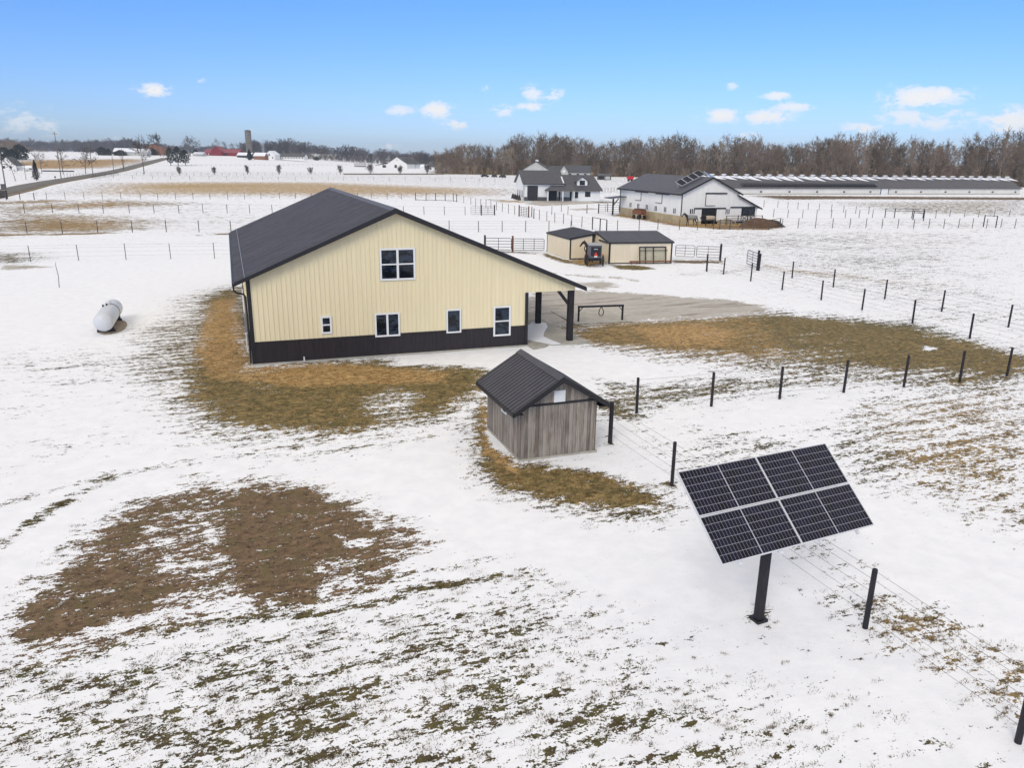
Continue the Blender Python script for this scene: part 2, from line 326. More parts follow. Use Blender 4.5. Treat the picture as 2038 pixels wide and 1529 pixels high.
# attribute, mode, value, feather (m), photo outline of the patch on the ground
PATCH = [
 ('cov', 'max', .27, 60, [(0, 400), (2038, 400), (2038, 330), (900, 345), (0, 330)]),
 ('cov', 'max', .30, 25, [(0, 480), (0, 400), (500, 400), (900, 440), (1100, 460), (900, 480)]),
 ('cov', 'max', .38, 14, [(1300, 450), (2038, 455), (2038, 700), (1950, 660), (1700, 600), (1450, 530), (1300, 470)]),
 ('cov', 'max', 1.0, 10, WOODPOLY), ('tan', 'max', .45, 10, WOODPOLY),
 ('tan', 'max', .45, 30, [(1500, 400), (2090, 395), (2090, 520), (1800, 500), (1500, 450)]), ('tan', 'max', .35, 20, [(0, 480), (0, 400), (500, 400), (1000, 440), (900, 480)]),
 ('cov', 'max', .40, 20, [(1560, 460), (2090, 460), (2090, 540), (1800, 520)]),
 # foreground field
 ('cov', 'max', .43, 2.0, [(-300, 1350), (0, 1318), (300, 1262), (650, 1200), (950, 1140), (1080, 1150), (1230, 1250), (1420, 1330), (1620, 1430), (1760, 1600), (-300, 1600)]),
 ('cov', 'max', .50, 2.0, [(-300, 1400), (500, 1300), (900, 1220), (1100, 1260), (1100, 1600), (-300, 1600)]),
 ('cov', 'max', .22, 2.0, [(1350, 1300), (1560, 1270), (1750, 1330), (2000, 1480), (2000, 1600), (1500, 1600)]),
 # strip along the wire fence
 ('cov', 'max', .48, 1.0, [(1600, 1180), (1720, 1160), (1880, 1210), (2080, 1330), (2080, 1490), (1960, 1400), (1740, 1290)]),
 ('cov', 'max', .30, 1.4, [(1300, 850), (1260, 850), (1420, 1000), (1800, 1240), (1900, 1250), (1700, 1100), (1450, 930)]),
 ('cov', 'max', .55, .5, [(1735, 1195), (1790, 1195), (1850, 1250), (1800, 1265)]),
 ('cov', 'max', .55, .5, [(1870, 1280), (1960, 1330), (2038, 1400), (1980, 1400), (1900, 1340)]),
 # right pasture
 ('cov', 'max', .50, 2.2, [(1520, 800), (1760, 775), (2090, 755), (2090, 1080), (1880, 1000), (1700, 960), (1640, 900)]),
 ('cov', 'max', .58, 2.0, [(1660, 880), (1850, 850), (2090, 840), (2090, 1010), (1900, 980), (1750, 960)]),
 ('cov', 'max', .40, 2.0, [(1330, 840), (1530, 800), (1640, 900), (1640, 960), (1420, 930)]),
 ('cov', 'set', .03, 2.0, [(1340, 825), (1560, 800), (1680, 790), (1640, 840), (1420, 860)]),
 ('cov', 'max', .58, 1.2, [(1185, 750), (1280, 765), (1440, 752), (1700, 742), (1850, 735), (1900, 745), (1600, 775), (1400, 798), (1260, 826), (1190, 840)]),
 ('cov', 'max', .75, .8, [(1190, 800), (1230, 800), (1280, 830), (1260, 840), (1195, 825)]),
 # left of the barn
 ('cov', 'max', .27, 3.0, [(0, 690), (230, 700), (330, 630), (440, 570), (420, 700), (320, 800), (180, 790), (0, 860)]),
 ('cov', 'max', .17, 2.0, [(0, 860), (260, 830), (330, 880), (0, 960)]),
 ('cov', 'max', .52, 2.0, [(270, 650), (380, 585), (450, 566), (520, 740), (940, 730), (960, 800), (860, 850), (700, 893), (540, 905), (400, 880), (260, 790), (240, 740)]),
 ('cov', 'max', .955, 1.5, [(395, 600), (440, 574), (485, 568), (515, 728), (760, 712), (840, 728), (965, 728), (985, 745), (965, 785), (905, 820), (790, 845), (690, 868), (560, 864), (450, 850), (380, 820), (345, 790), (350, 750), (370, 690)]),
 ('cov', 'set', .55, 1.0, [(715, 790), (785, 772), (840, 780), (810, 830), (735, 838)]),
 ('cov', 'set', .62, 1.0, [(460, 600), (490, 600), (500, 690), (465, 670)]),
 # around the little shed
 ('cov', 'max', .5, .9, [(905, 840), (930, 800), (965, 760), (985, 830), (1040, 925), (1200, 930), (1300, 960), (1380, 1010), (1320, 1040), (1180, 1040), (1060, 1010), (960, 985), (915, 900)]),
 ('cov', 'max', .96, .7, [(960, 765), (985, 840), (1000, 890), (1035, 920), (1110, 925), (1200, 935), (1270, 965), (1330, 1003), (1260, 1012), (1180, 1012), (1090, 998), (1000, 972), (955, 930), (938, 880), (940, 830)]),
 # yard to the right of the porch
 ('cov', 'max', .5, 2.0, [(1090, 650), (1150, 635), (1540, 612), (1850, 640), (2090, 710), (2090, 800), (1850, 790), (1560, 760), (1400, 730), (1200, 700), (1130, 690)]),
 ('cov', 'max', .93, 2.0, [(1085, 652), (1150, 642), (1250, 637), (1400, 630), (1530, 622), (1700, 635), (1830, 650), (1950, 680), (2090, 722), (2090, 750), (1950, 742), (1800, 738), (1650, 728), (1500, 712), (1350, 703), (1200, 690), (1140, 678)]),
 ('cov', 'set', .70, 1.2, [(1480, 690), (1620, 690), (1750, 700), (1700, 720), (1550, 712)]),
 ('cov', 'set', 0, .5, [(1826, 692), (1845, 688), (1868, 692), (1850, 698)]),
 ('cov', 'set', .6, .6, [(1085, 652), (1150, 642), (1230, 640), (1200, 650), (1130, 668)]),
 # swept snow beside the barn and shed
 ('cov', 'set', 0, .5, [(742, 724), (850, 714), (1015, 703), (1062, 690), (1100, 686), (1165, 692), (1215, 712), (1195, 738), (1180, 745), (1000, 745), (985, 737), (965, 728), (850, 724)]),
 ('cov', 'set', 0, .35, [(966, 858), (975, 853), (1016, 897), (1006, 902), (985, 890)]),
 ('cov', 'set', .05, .5, [(1100, 920), (1190, 885), (1225, 890), (1290, 955), (1240, 945), (1180, 935)]),
 ('tan', 'max', .42, 3, [(1090, 640), (1500, 612), (1550, 660), (1600, 720), (1400, 740), (1100, 690)]),
 ('tan', 'max', .22, 3, [(1090, 640), (1500, 612), (2090, 700), (2090, 820), (1400, 740), (1100, 690)]),
 ('tan', 'max', .24, 2, [(250, 560), (480, 560), (1000, 720), (960, 900), (250, 900)]), ('tan', 'max', .3, 1, [(900, 780), (1380, 950), (1350, 1030), (950, 1000)]),
 ('cov', 'max', .7, .35, [(1485, 1222), (1508, 1205), (1540, 1228), (1530, 1245), (1495, 1245)]), ('cov', 'max', .55, .4, [(1310, 960), (1335, 950), (1350, 975), (1320, 982)]), ('cov', 'max', .55, .5, [(1200, 885), (1214, 870), (1228, 882), (1214, 892)]),
 ('tan', 'max', .5, 1, [(1720, 1160), (1880, 1210), (2080, 1330), (2080, 1490), (1740, 1290)]), ('tan', 'max', .5, 3, [(1700, 800), (2090, 760), (2090, 1080), (1800, 980)]),
 ('tan', 'max', .85, 2.5, [(1250, 650), (1400, 640), (1480, 660), (1450, 690), (1300, 690)]),
 ('tan', 'max', .8, 1.2, [(500, 720), (700, 722), (900, 740), (880, 760), (600, 770), (420, 750), (380, 700), (420, 600), (470, 590)]),
 ('tan', 'max', .8, .6, [(955, 790), (990, 880), (1040, 925), (1030, 950), (960, 900)]),
 # garden soil
 ('cov', 'max', .80, 1.0, [(395, 950), (440, 967), (520, 952), (620, 962), (720, 1010), (800, 1030), (840, 1075), (805, 1110), (775, 1158), (720, 1185), (640, 1180), (600, 1202), (500, 1200), (450, 1185), (300, 1222), (150, 1282), (30, 1300), (8, 1280), (60, 1190), (110, 1130), (190, 1050), (260, 1000), (380, 975)]),
 ('cov', 'set', .60, .8, [(300, 1020), (410, 985), (450, 1010), (470, 1130), (420, 1160), (320, 1150), (260, 1120)]),
 ('cov', 'set', .42, .5, [(400, 1055), (470, 1025), (480, 1045), (410, 1085)]),
 ('cov', 'set', .87, .6, [(455, 985), (600, 970), (690, 1015), (745, 1055), (660, 1110), (630, 1185), (510, 1195), (485, 1130), (435, 1030)]),
 ('cov', 'set', .87, .8, [(60, 1195), (170, 1110), (300, 1120), (330, 1165), (280, 1215), (50, 1280)]),
 ('cov', 'set', .25, .4, [(670, 1062), (735, 1075), (730, 1090), (690, 1085)]),
 ('cov', 'set', .55, .5, [(600, 1120), (650, 1100), (720, 1110), (700, 1160), (640, 1165)]),
 ('cov', 'set', .55, .7, [(720, 1030), (790, 1025), (840, 1080), (790, 1110)]),
 ('dirt', 'max', 1.0, 3, [(1480, 387), (2090, 390), (2090, 400), (1560, 399)]), ('dirt', 'max', .75, 2, [(1240, 428), (1300, 440), (1380, 452), (1450, 450), (1560, 446), (1560, 460), (1400, 458), (1290, 442)]), ('cov', 'max', 1.0, .8, [(1336, 517), (1385, 518), (1436, 519), (1440, 523), (1390, 523.5), (1336, 523)]), ('dirt', 'max', 1, 1, [(1330, 512), (1445, 514), (1445, 527), (1330, 527)]),
 ('cov', 'max', 1.0, 1, [(955, 501), (1018, 501), (1018, 503.5), (955, 503.5)]),
 ('dirt', 'max', 1.0, 1.0, [(385, 935), (640, 945), (760, 1000), (880, 1060), (850, 1130), (770, 1190), (500, 1215), (300, 1250), (150, 1310), (-20, 1320), (50, 1170), (180, 1040)]),
 # gravel
 ('grav', 'max', 1.0, 3.0, [(1045, 600), (1070, 580), (1150, 577), (1300, 586), (1450, 596), (1530, 610), (1525, 622), (1400, 631), (1250, 640), (1140, 642), (1100, 652), (1052, 622)]),
 ('grav', 'max', .9, 2.0, [(1140, 562), (1200, 559), (1235, 569), (1190, 576)]),
 ('grav', 'max', .9, 2.0, [(1095, 543), (1160, 546), (1240, 551), (1180, 552)]),
 ('grav', 'max', .75, .8, [(1180, 549), (1230, 552), (1300, 557), (1260, 558)]),
 ('grav', 'max', .8, 1.5, [(0, 527), (60, 527), (110, 531), (40, 536), (0, 537)]),
 ('grav', 'max', .8, 3, [(1060, 401), (1150, 400), (1200, 404), (1120, 408), (1080, 410), (1040, 405)]),
 ('grav', 'max', .7, 3, [(1120, 416), (1180, 413), (1200, 416), (1150, 419)]),
 # paddocks behind
 ('cov', 'max', .78, 8, [(-40, 436), (100, 432), (260, 440), (330, 448), (300, 456), (200, 462), (-40, 466)]),
 ('cov', 'max', .68, 10, [(-40, 420), (200, 425), (350, 440), (360, 450), (0, 470)]),
 ('cov', 'max', .70, 10, [(-40, 412), (220, 396), (420, 405), (300, 412), (100, 420), (-40, 430)]),
 ('cov', 'max', .9, 1.5, [(-40, 465), (120, 464.5), (200, 463), (120, 466.5), (-40, 470)]),
 ('cov', 'max', .75, 4, [(-30, 500), (70, 503), (90, 512), (30, 522), (-30, 524)]),
 ('cov', 'max', .4, 2, [(395, 464), (470, 462), (460, 468), (400, 469)]),
 ('cov', 'max', .76, 25, [(150, 385), (215, 364), (400, 361), (650, 362), (1010, 376), (1010, 388), (750, 391), (400, 389), (230, 388)]),
 ('tan', 'max', 1.0, 20, [(100, 392), (215, 359), (400, 357), (650, 359), (1010, 372), (1010, 392), (750, 394), (400, 392)]),
 ('cov', 'max', .90, 20, [(190, 376), (240, 366), (500, 364), (700, 368), (480, 377), (300, 378)]),
 ('cov', 'max', .9, 20, [(-40, 327), (60, 318), (270, 316), (300, 320), (230, 333), (150, 336), (-40, 336)]),
 ('tan', 'max', .8, 20, [(-40, 330), (60, 316), (270, 313), (300, 318), (230, 337), (-40, 338)]),
 ('cov', 'max', .75, 6, [(-40, 402), (100, 397), (180, 399), (100, 404), (-40, 410)]),
 ('tan', 'max', .7, 60, [(-60, 480), (-60, 390), (420, 395), (420, 465)]),
 # white horse barn yard
 ('cov', 'max', 1.0, 2.0, [(1215, 428), (1245, 424), (1300, 434), (1355, 445), (1450, 442), (1535, 440), (1560, 450), (1530, 457), (1440, 456), (1350, 450), (1280, 438)]),
 ('tan', 'max', .8, 3, [(1215, 430), (1245, 422), (1355, 441), (1535, 436), (1565, 450), (1530, 460), (1350, 455)]),
 ('cov', 'max', .9, 4, [(975, 396), (1040, 400), (1060, 403), (1000, 402)]), ('tan', 'max', .9, 6, [(970, 394), (1045, 399), (1065, 405), (1000, 404)]),
 ('cov', 'max', .9, 4, [(1160, 401), (1210, 400), (1240, 404), (1180, 404)]),
 ('cov', 'max', 1.0, 5, [(1490, 389), (1560, 389), (1800, 391), (2080, 393), (2080, 398), (1700, 396), (1560, 397)]),
 ('tan', 'max', .4, 8, [(1480, 387), (2080, 389), (2080, 430), (1600, 410)]),
 ('cov', 'max', .52, 12, [(1640, 402), (2080, 396), (2080, 432), (1800, 425)]),
 ('cov', 'max', .30, 6, [(1540, 440), (1800, 436), (2080, 440), (2080, 458), (1540, 456)]),
 ('cov', 'max', .6, 2, [(1905, 446), (1935, 444), (1930, 451), (1908, 452)]),
 ('cov', 'max', .55, 3, [(1490, 524), (1540, 527), (1700, 545), (1880, 566), (1840, 572), (1600, 550), (1510, 538)]),
 ('tan', 'max', .6, 5, [(1490, 520), (1700, 538), (1900, 562), (1900, 580), (1500, 540)]),
 ('cov', 'max', .5, 2, [(1340, 548), (1450, 535), (1510, 530), (1500, 540), (1400, 546)]),
 ('cov', 'max', 1, .5, [(1215, 528), (1260, 527), (1310, 533), (1280, 537), (1230, 535)]),
 ('cov', 'max', .95, .5, [(1085, 503), (1133, 518), (1200, 530), (1175, 530), (1120, 522), (1080, 508)]),
 ('cov', 'max', .9, .6, [(1135, 517), (1180, 514), (1210, 525), (1170, 527)]),
 ('tan', 'max', .6, 1.5, [(1080, 500), (1180, 510), (1220, 526), (1170, 534)]),
 ('cov', 'max', .6, .6, [(930, 497), (1015, 499), (1085, 503), (1070, 506), (960, 502)]),
 ('cov', 'max', .35, 3, [(1800, 640), (1950, 660), (2090, 700), (2090, 720), (1950, 690)]),
]
LINES = [
 (1.0, .9, [(-40, 469), (60, 466.5), (130, 465.8), (200, 464.5), (235, 464)]), (.97, .7, [(-40, 405), (40, 401), (110, 398), (170, 397.5)]), (.95, .7, [(395, 467.5), (430, 466), (460, 464.5)]),  # narrow lines where the snow has worn through
 (.52, .3, [(-40, 1110), (60, 1040), (150, 985), (230, 945), (330, 925)]), (.35, .5, [(330, 925), (500, 905), (700, 890), (850, 870)]), (.4, .3, [(-20, 1010), (100, 975), (220, 940)]),
 (.60, .25, [(0, 1335), (120, 1310), (270, 1260), (430, 1230), (600, 1200), (700, 1180), (800, 1170), (950, 1155), (1075, 1135)]), (.45, .3, [(200, 1300), (420, 1235), (640, 1215), (800, 1190)]),
 (.75, .7, [(1900, 760), (2038, 730), (2090, 715)]), (.5, .5, [(1500, 760), (1700, 748), (1900, 725)]), (.55, .45, [(1680, 700), (1870, 665), (2060, 720)]),
]
def paint(P):
    A = {k: np.zeros(len(P)) for k in ('cov', 'tan', 'dirt', 'grav')}
    for an, mode, v, fe, pl in PATCH:
        poly = pxp(pl); lo = poly.min(0) - 3 * fe; hi = poly.max(0) + 3 * fe
        k = np.where((P[:, 0] > lo[0]) & (P[:, 0] < hi[0]) & (P[:, 1] > lo[1]) & (P[:, 1] < hi[1]))[0]
        if not len(k): continue
        w = sstep(sdpoly(P[k], poly) / (fe * (2.6 if an == 'cov' and mode == 'max' else 1.0)) + 0.5)
        if mode == 'max': A[an][k] = np.maximum(A[an][k], v * w)
        else: A[an][k] = A[an][k] * (1 - w) + v * w
    for v, hw, pl in LINES:
        L = pxp(pl); lo = L.min(0) - 3; hi = L.max(0) + 3
        k = np.where((P[:, 0] > lo[0]) & (P[:, 0] < hi[0]) & (P[:, 1] > lo[1]) & (P[:, 1] < hi[1]))[0]
        if not len(k): continue
        d = np.full(len(k), 1e9)
        for i in range(len(L) - 1):
            a, b = L[i], L[i + 1]; e = b - a; w = P[k] - a; t = np.clip((w @ e) / (e @ e), 0, 1); d = np.minimum(d, np.linalg.norm(w - t[:, None] * e, axis=1))
        A['cov'][k] = np.maximum(A['cov'][k], v * sstep(1.3 - d / hw))
    return A
_a = G(0, 1330); _b2 = G(780, 1170); ROW = math.atan2(_b2[1] - _a[1], _b2[0] - _a[0])
ang = np.concatenate([np.arange(-180, -48, 6.0), np.arange(-48, 48, 0.13), np.arange(48, 180.1, 6.0)])
rr = 2.5 * 1.0145 ** np.arange(0, 568)
AA, RR = np.meshgrid(np.radians(ang), rr); GX = RR * np.sin(AA); GY = RR * np.cos(AA)
P2 = np.stack([GX.ravel(), GY.ravel()], 1)
att = paint(P2); att['coarse'] = sstep((np.hypot(P2[:, 0], P2[:, 1]) - 50) / 160)
# soft relief: clods, drifts and slight hollows
def relief(x, y):
    return (0.022 * np.sin(x * 0.9 + 1.7 * np.sin(y * 0.31)) * np.sin(y * 0.77 + 1.3 * np.sin(x * 0.23)) + 0.012 * np.sin(x * 2.3 + y * 1.1) * np.sin(y * 2.9 - x * 0.7))
GZ = T(P2[:, 0], P2[:, 1]) + relief(P2[:, 0], P2[:, 1]) - 0.012 * att['cov'] - 0.03
nr, na = RR.shape
ii = np.arange(nr * na).reshape(nr, na)
F = np.stack([ii[:-1, :-1].ravel(), ii[:-1, 1:].ravel(), ii[1:, 1:].ravel(), ii[1:, :-1].ravel()], 1)
F = F[:, ::-1]
m, t, p = newmat('snow_and_grass')
geo = _n(t, 'ShaderNodeNewGeometry'); pos = geo.outputs['Position']
mp = _n(t, 'ShaderNodeMapping'); t.links.new(pos, mp.inputs['Vector']); mp.inputs['Rotation'].default_value = (0, 0, -ROW)
def at(name): n = _n(t, 'ShaderNodeAttribute'); n.attribute_name = name; return n.outputs['Fac']
cov, tan, dirt, grav = at('cov'), at('tan'), at('dirt'), at('grav')
vA = V_(t, 'MULTIPLY', mp.outputs[0], (0.42, 1.0, 1.0)); vB = V_(t, 'MULTIPLY', mp.outputs[0], (0.6, 1.0, 1.0))
N0 = NOISE(t, vB, 0.16, 3, 0.5); N1 = NOISE(t, vA, 1.25, 4, 0.6, 0.4); N2 = NOISE(t, vB, 5.2, 5, 0.68); N3 = NOISE(t, pos, 24, 3, 0.65); N4 = NOISE(t, pos, 1.7, 5, 0.6); N5 = NOISE(t, pos, 70, 2, 0.6)
NF = NOISE(t, V_(t, 'MULTIPLY', mp.outputs[0], (0.75, 1.0, 1.0)), 0.95, 7, 0.80, 0.3)
N7 = NOISE(t, V_(t, 'MULTIPLY', mp.outputs[0], (0.7, 1.0, 1.0)), 13, 4, 0.7, 0.6)
sx_ = _n(t, 'ShaderNodeSeparateXYZ'); t.links.new(mp.outputs[0], sx_.inputs[0])
rows = M_(t, 'SINE', M_(t, 'ADD', M_(t, 'MULTIPLY', sx_.outputs[1], 8.2), M_(t, 'MULTIPLY', NOISE(t, mp.outputs[0], 0.35, 3), 9.0)))
N6 = NOISE(t, V_(t, 'MULTIPLY', mp.outputs[0], (0.45, 1.0, 1.0)), 8.5, 4, 0.62, 0.5)
v = M_(t, 'ADD', M_(t, 'ADD', M_(t, 'MULTIPLY', N1, 0.19), M_(t, 'ADD', M_(t, 'MULTIPLY', N2, 0.22), M_(t, 'MULTIPLY', N6, 0.30))), M_(t, 'ADD', M_(t, 'MULTIPLY', N3, 0.19), M_(t, 'ADD', M_(t, 'MULTIPLY', N0, 0.10), M_(t, 'MULTIPLY', rows, 0.016))))
v = M_(t, 'ADD', v, M_(t, 'MULTIPLY', M_(t, 'SUBTRACT', N7, 0.5), 0.16))
co_ = M_(t, 'MULTIPLY', at('coarse'), 0.75); v = M_(t, 'ADD', M_(t, 'MULTIPLY', v, M_(t, 'SUBTRACT', 1.0, co_)), M_(t, 'MULTIPLY', NF, co_))
u = SS(t, v, 0.36, 0.64)
inv = M_(t, 'SUBTRACT', 1.0, cov)
ex = SS(t, M_(t, 'SUBTRACT', u, inv), -0.035, 0.035)
ex = M_(t, 'MAXIMUM', ex, M_(t, 'GREATER_THAN', cov, 0.995))
olive = MIX(t, SS(t, N2, .35, .65), C4((0.088, 0.075, 0.032)), C4((0.235, 0.185, 0.078)))
tanc = MIX(t, SS(t, N2, .35, .65), C4((0.27, 0.165, 0.062)), C4((0.56, 0.37, 0.165)))
gcol = MIX(t, SS(t, M_(t, 'ADD', M_(t, 'MULTIPLY', tan, 0.62), M_(t, 'MULTIPLY', N4, 0.75)), 0.38, 0.95), olive, tanc)
gcol = MIX(t, SS(t, tan, 0.86, 1.0), gcol, MIX(t, SS(t, N2, .35, .65), C4((0.36, 0.235, 0.10)), C4((0.56, 0.41, 0.21))))
gcol = MIX(t, SS(t, N7, .50, .66), gcol, MIX(t, 1.0, gcol, C4((0.30, 0.28, 0.26)), 'MULTIPLY'))  # shade of the crevices painted into the grass colour
gcol = MIX(t, SS(t, N3, .50, .70), gcol, MIX(t, 1.0, gcol, C4((1.5, 1.4, 1.25)), 'MULTIPLY'))
# thin tufts standing in snow are dark olive brown, their shadows put into the colour
gcol = MIX(t, SS(t, cov, 0.75, 0.35), gcol, MIX(t, M_(t, 'SUBTRACT', 0.7, M_(t, 'MULTIPLY', tan, 0.5)), gcol, MIX(t, SS(t, N4, .42, .58), C4((0.050, 0.036, 0.026)), C4((0.058, 0.062, 0.024)))))
dcol = MIX(t, SS(t, N2, .3, .7), C4((0.098, 0.063, 0.035)), C4((0.25, 0.165, 0.095)))
dcol = MIX(t, SS(t, N4, .45, .65), dcol, C4((0.15, 0.115, 0.055)))
dcol = MIX(t, SS(t, N7, .52, .66), dcol, C4((0.040, 0.026, 0.018)))
dcol = MIX(t, SS(t, N3, .55, .72), dcol, C4((0.26, 0.19, 0.13)))
ecol = MIX(t, dirt, gcol, dcol)
ncol = MIX(t, SS(t, N4, .3, .7), C4((0.825, 0.83, 0.85)), C4((0.89, 0.89, 0.90)))
base = MIX(t, ex, ncol, ecol)
gvc = MIX(t, SS(t, N3, .35, .65), C4((0.36, 0.335, 0.295)), C4((0.60, 0.565, 0.51)))
gvc = MIX(t, SS(t, N4, .4, .7), gvc, MIX(t, 0.5, gvc, C4((0.40, 0.34, 0.27))))
gvc = MIX(t, SS(t, NOISE(t, V_(t, 'MULTIPLY', mp.outputs[0], (0.25, 1.6, 1)), 0.8, 5, .65, .8), .50, .68), gvc, C4((0.25, 0.215, 0.175)))
gvc = MIX(t, SS(t, N7, .58, .70), gvc, C4((0.50, 0.47, 0.42)))
gm = SS(t, M_(t, 'SUBTRACT', SS(t, M_(t, 'ADD', M_(t, 'MULTIPLY', NF, .6), M_(t, 'MULTIPLY', N2, .4)), .30, .70), M_(t, 'SUBTRACT', 1.0, grav)), -0.05, 0.05)
base = MIX(t, gm, base, gvc)
t.links.new(base, p.inputs['Base Color']); p.inputs['Roughness'].default_value = 0.8; p.inputs['Specular IOR Level'].default_value = 0.15
hgt = M_(t, 'ADD', M_(t, 'MULTIPLY', ex, -0.5), M_(t, 'ADD', M_(t, 'MULTIPLY', N2, 0.5), M_(t, 'MULTIPLY', M_(t, 'MULTIPLY', N3, M_(t, 'ADD', ex, 0.12)), 0.9)))
b = _n(t, 'ShaderNodeBump'); b.inputs['Strength'].default_value = 0.65; b.inputs['Distance'].default_value = 0.05
t.links.new(hgt, b.inputs['Height']); t.links.new(b.outputs[0], p.inputs['Normal']); MT['ground'] = m
ground = struct(npmesh('ground', np.stack([P2[:, 0], P2[:, 1], GZ], 1), F, 'ground', attrs=att, smooth=True))

# ------------------------------------------------------------------ dead grass standing through the snow
m, t, p = newmat('dead_grass_blades'); n = _n(t, 'ShaderNodeAttribute'); n.attribute_name = 'tint'
gc = MIX(t, n.outputs['Fac'], C4((0.050, 0.042, 0.020)), C4((0.30, 0.185, 0.075)))
t.links.new(gc, p.inputs['Base Color']); p.inputs['Roughness'].default_value = 0.8; p.inputs['Specular IOR Level'].default_value = 0.1; MT['blades'] = m
def blades(B, Lr, wr, hr, tint):
    k = len(B); lean = RNG.uniform(0, 2 * np.pi, k); L = RNG.uniform(*Lr, k); wd = RNG.uniform(*wr, k); hz = RNG.uniform(*hr, k)
    d = np.stack([np.cos(lean), np.sin(lean)], 1); q = np.stack([-d[:, 1], d[:, 0]], 1); z0 = relief(B[:, 0], B[:, 1]) - 0.05
    b0 = np.concatenate([B - q * wd[:, None], z0[:, None]], 1); b1 = np.concatenate([B + q * wd[:, None], z0[:, None]], 1)
    tip = np.concatenate([B + d * (L * np.sqrt(1 - hz ** 2))[:, None], (z0 + 0.015 + L * hz)[:, None]], 1)
    return np.stack([b0, b1, tip], 1).reshape(-1, 3), np.repeat(np.clip(tint + RNG.uniform(-.12, .18, k), 0, 1), 3)
def grass_patch():
    # matted turf
    N = 60000; a = RNG.uniform(-0.72, 0.72, N); r = 8 * (45 / 8) ** RNG.random(N); P = np.stack([r * np.sin(a), r * np.cos(a)], 1)
    A = paint(P); P = P[(A['dirt'] < .4) & (A['grav'] < .3) & (A['cov'] > .72) & (RNG.random(N) < .9)]; A = paint(P); nb = 5
    B = np.repeat(P, nb, 0) + RNG.normal(0, 0.045, (len(P) * nb, 2)); V1, T1 = blades(B, (.05, .13), (.005, .010), (.25, .9), np.repeat(.12 + A['tan'] * .6, nb))
    # tufts in the snow, stretched along the rows
    N = 15000; a = RNG.uniform(-0.72, 0.72, N); r = np.sqrt(RNG.uniform(8 ** 2, 26 ** 2, N)); P = np.stack([r * np.sin(a), r * np.cos(a)], 1)
    A = paint(P); c = A['cov']; k = (A['dirt'] < .4) & (A['grav'] < .3) & (c < .72) & (RNG.random(N) < np.clip((c - .12) * 1.1, 0, .5)); P = P[k]; tn = A['tan'][k]; n = len(P); nb = 34
    cr, sr = math.cos(ROW), math.sin(ROW); sz = RNG.uniform(.03, .16, n) * RNG.choice([.5, 1, 1.3], n)
    u = np.repeat(sz, nb) * RNG.normal(0, 1, n * nb); w = np.repeat(sz, nb) * RNG.normal(0, .33, n * nb); B = np.repeat(P, nb, 0) + np.stack([u * cr - w * sr, u * sr + w * cr], 1)
    V2, T2 = blades(B, (.03, .085), (.005, .010), (.2, .85), np.repeat(.05 + tn * .3 + RNG.uniform(0, .18, n), nb))
    V = np.concatenate([V1, V2]); return npmesh('dead_grass', V, np.arange(len(V)).reshape(-1, 3), 'blades', attrs={'tint': np.concatenate([T1, T2])})
stuff(tag(grass_patch(), 'short dead brown and olive grass poking through the snow', 'grass'))

# ------------------------------------------------------------------ building helpers
def ribs(mb, p0, p1, e0, e1, n, w, h, nrm):
    """n ribs running from the line p0-p1 to the line e0-e1, lying on a plane with normal nrm"""
    p0, p1, e0, e1, nrm = map(Vector, (p0, p1, e0, e1, nrm)); nrm.normalize()
    for i in range(n):
        f = (i + 0.5) / n; a = p0.lerp(p1, f) + nrm * (h * .5 - .003); b = e0.lerp(e1, f) + nrm * (h * .5 - .003); mb.bar(a, b, w, h, nrm)
def slope(mb, a, b, c, d, th):
    """roof slab: eave a-b, ridge c-d (same order), thickness th downwards"""
    n = (Vector(b) - Vector(a)).cross(Vector(d) - Vector(a)).normalized()
    if n.z < 0: n = -n
    mb.prism([a, b, c, d], n * -th); return n
def window(parent, x, z, w, h, y=0.0, cols=1, rows=2, fr=0.09, axis='y', name='window', colr='white', glass='glass', sgn=-1):
    """window on the plane y=const (axis y) or x=const (axis x); x,z lower left corner, faces sgn"""
    f = MB(); g = MB(); pr = 0.05; fr = fr * .78; bx = lambda mb, a0, z0, a1, z1, d0, d1: mb.box(a0, y + min(sgn * d0, sgn * d1), z0, a1, y + max(sgn * d0, sgn * d1), z1) if axis == 'y' else mb.box(y + min(sgn * d0, sgn * d1), a0, z0, y + max(sgn * d0, sgn * d1), a1, z1)
    bx(f, x, z, x + fr, z + h, 0.004, pr); bx(f, x + w - fr, z, x + w, z + h, 0.004, pr); bx(f, x + fr, z, x + w - fr, z + fr, 0.004, pr); bx(f, x + fr, z + h - fr, x + w - fr, z + h, 0.004, pr)
    iw, ih = w - 2 * fr, h - 2 * fr; mu = fr * 0.6
    for i in range(1, cols): c = x + fr + iw * i / cols; bx(f, c - mu, z + fr, c + mu, z + h - fr, 0.004, pr - .004)
    for j in range(1, rows): c = z + fr + ih * j / rows; bx(f, x + fr, c - mu * .6, x + w - fr, c + mu * .6, 0.004, pr - .008)
    fo = f.build(name, colr, parent)
    bx(g, x + fr, z + fr, x + w - fr, z + h - fr, 0.006, 0.02); g.build('glass', glass, fo)
    return fo

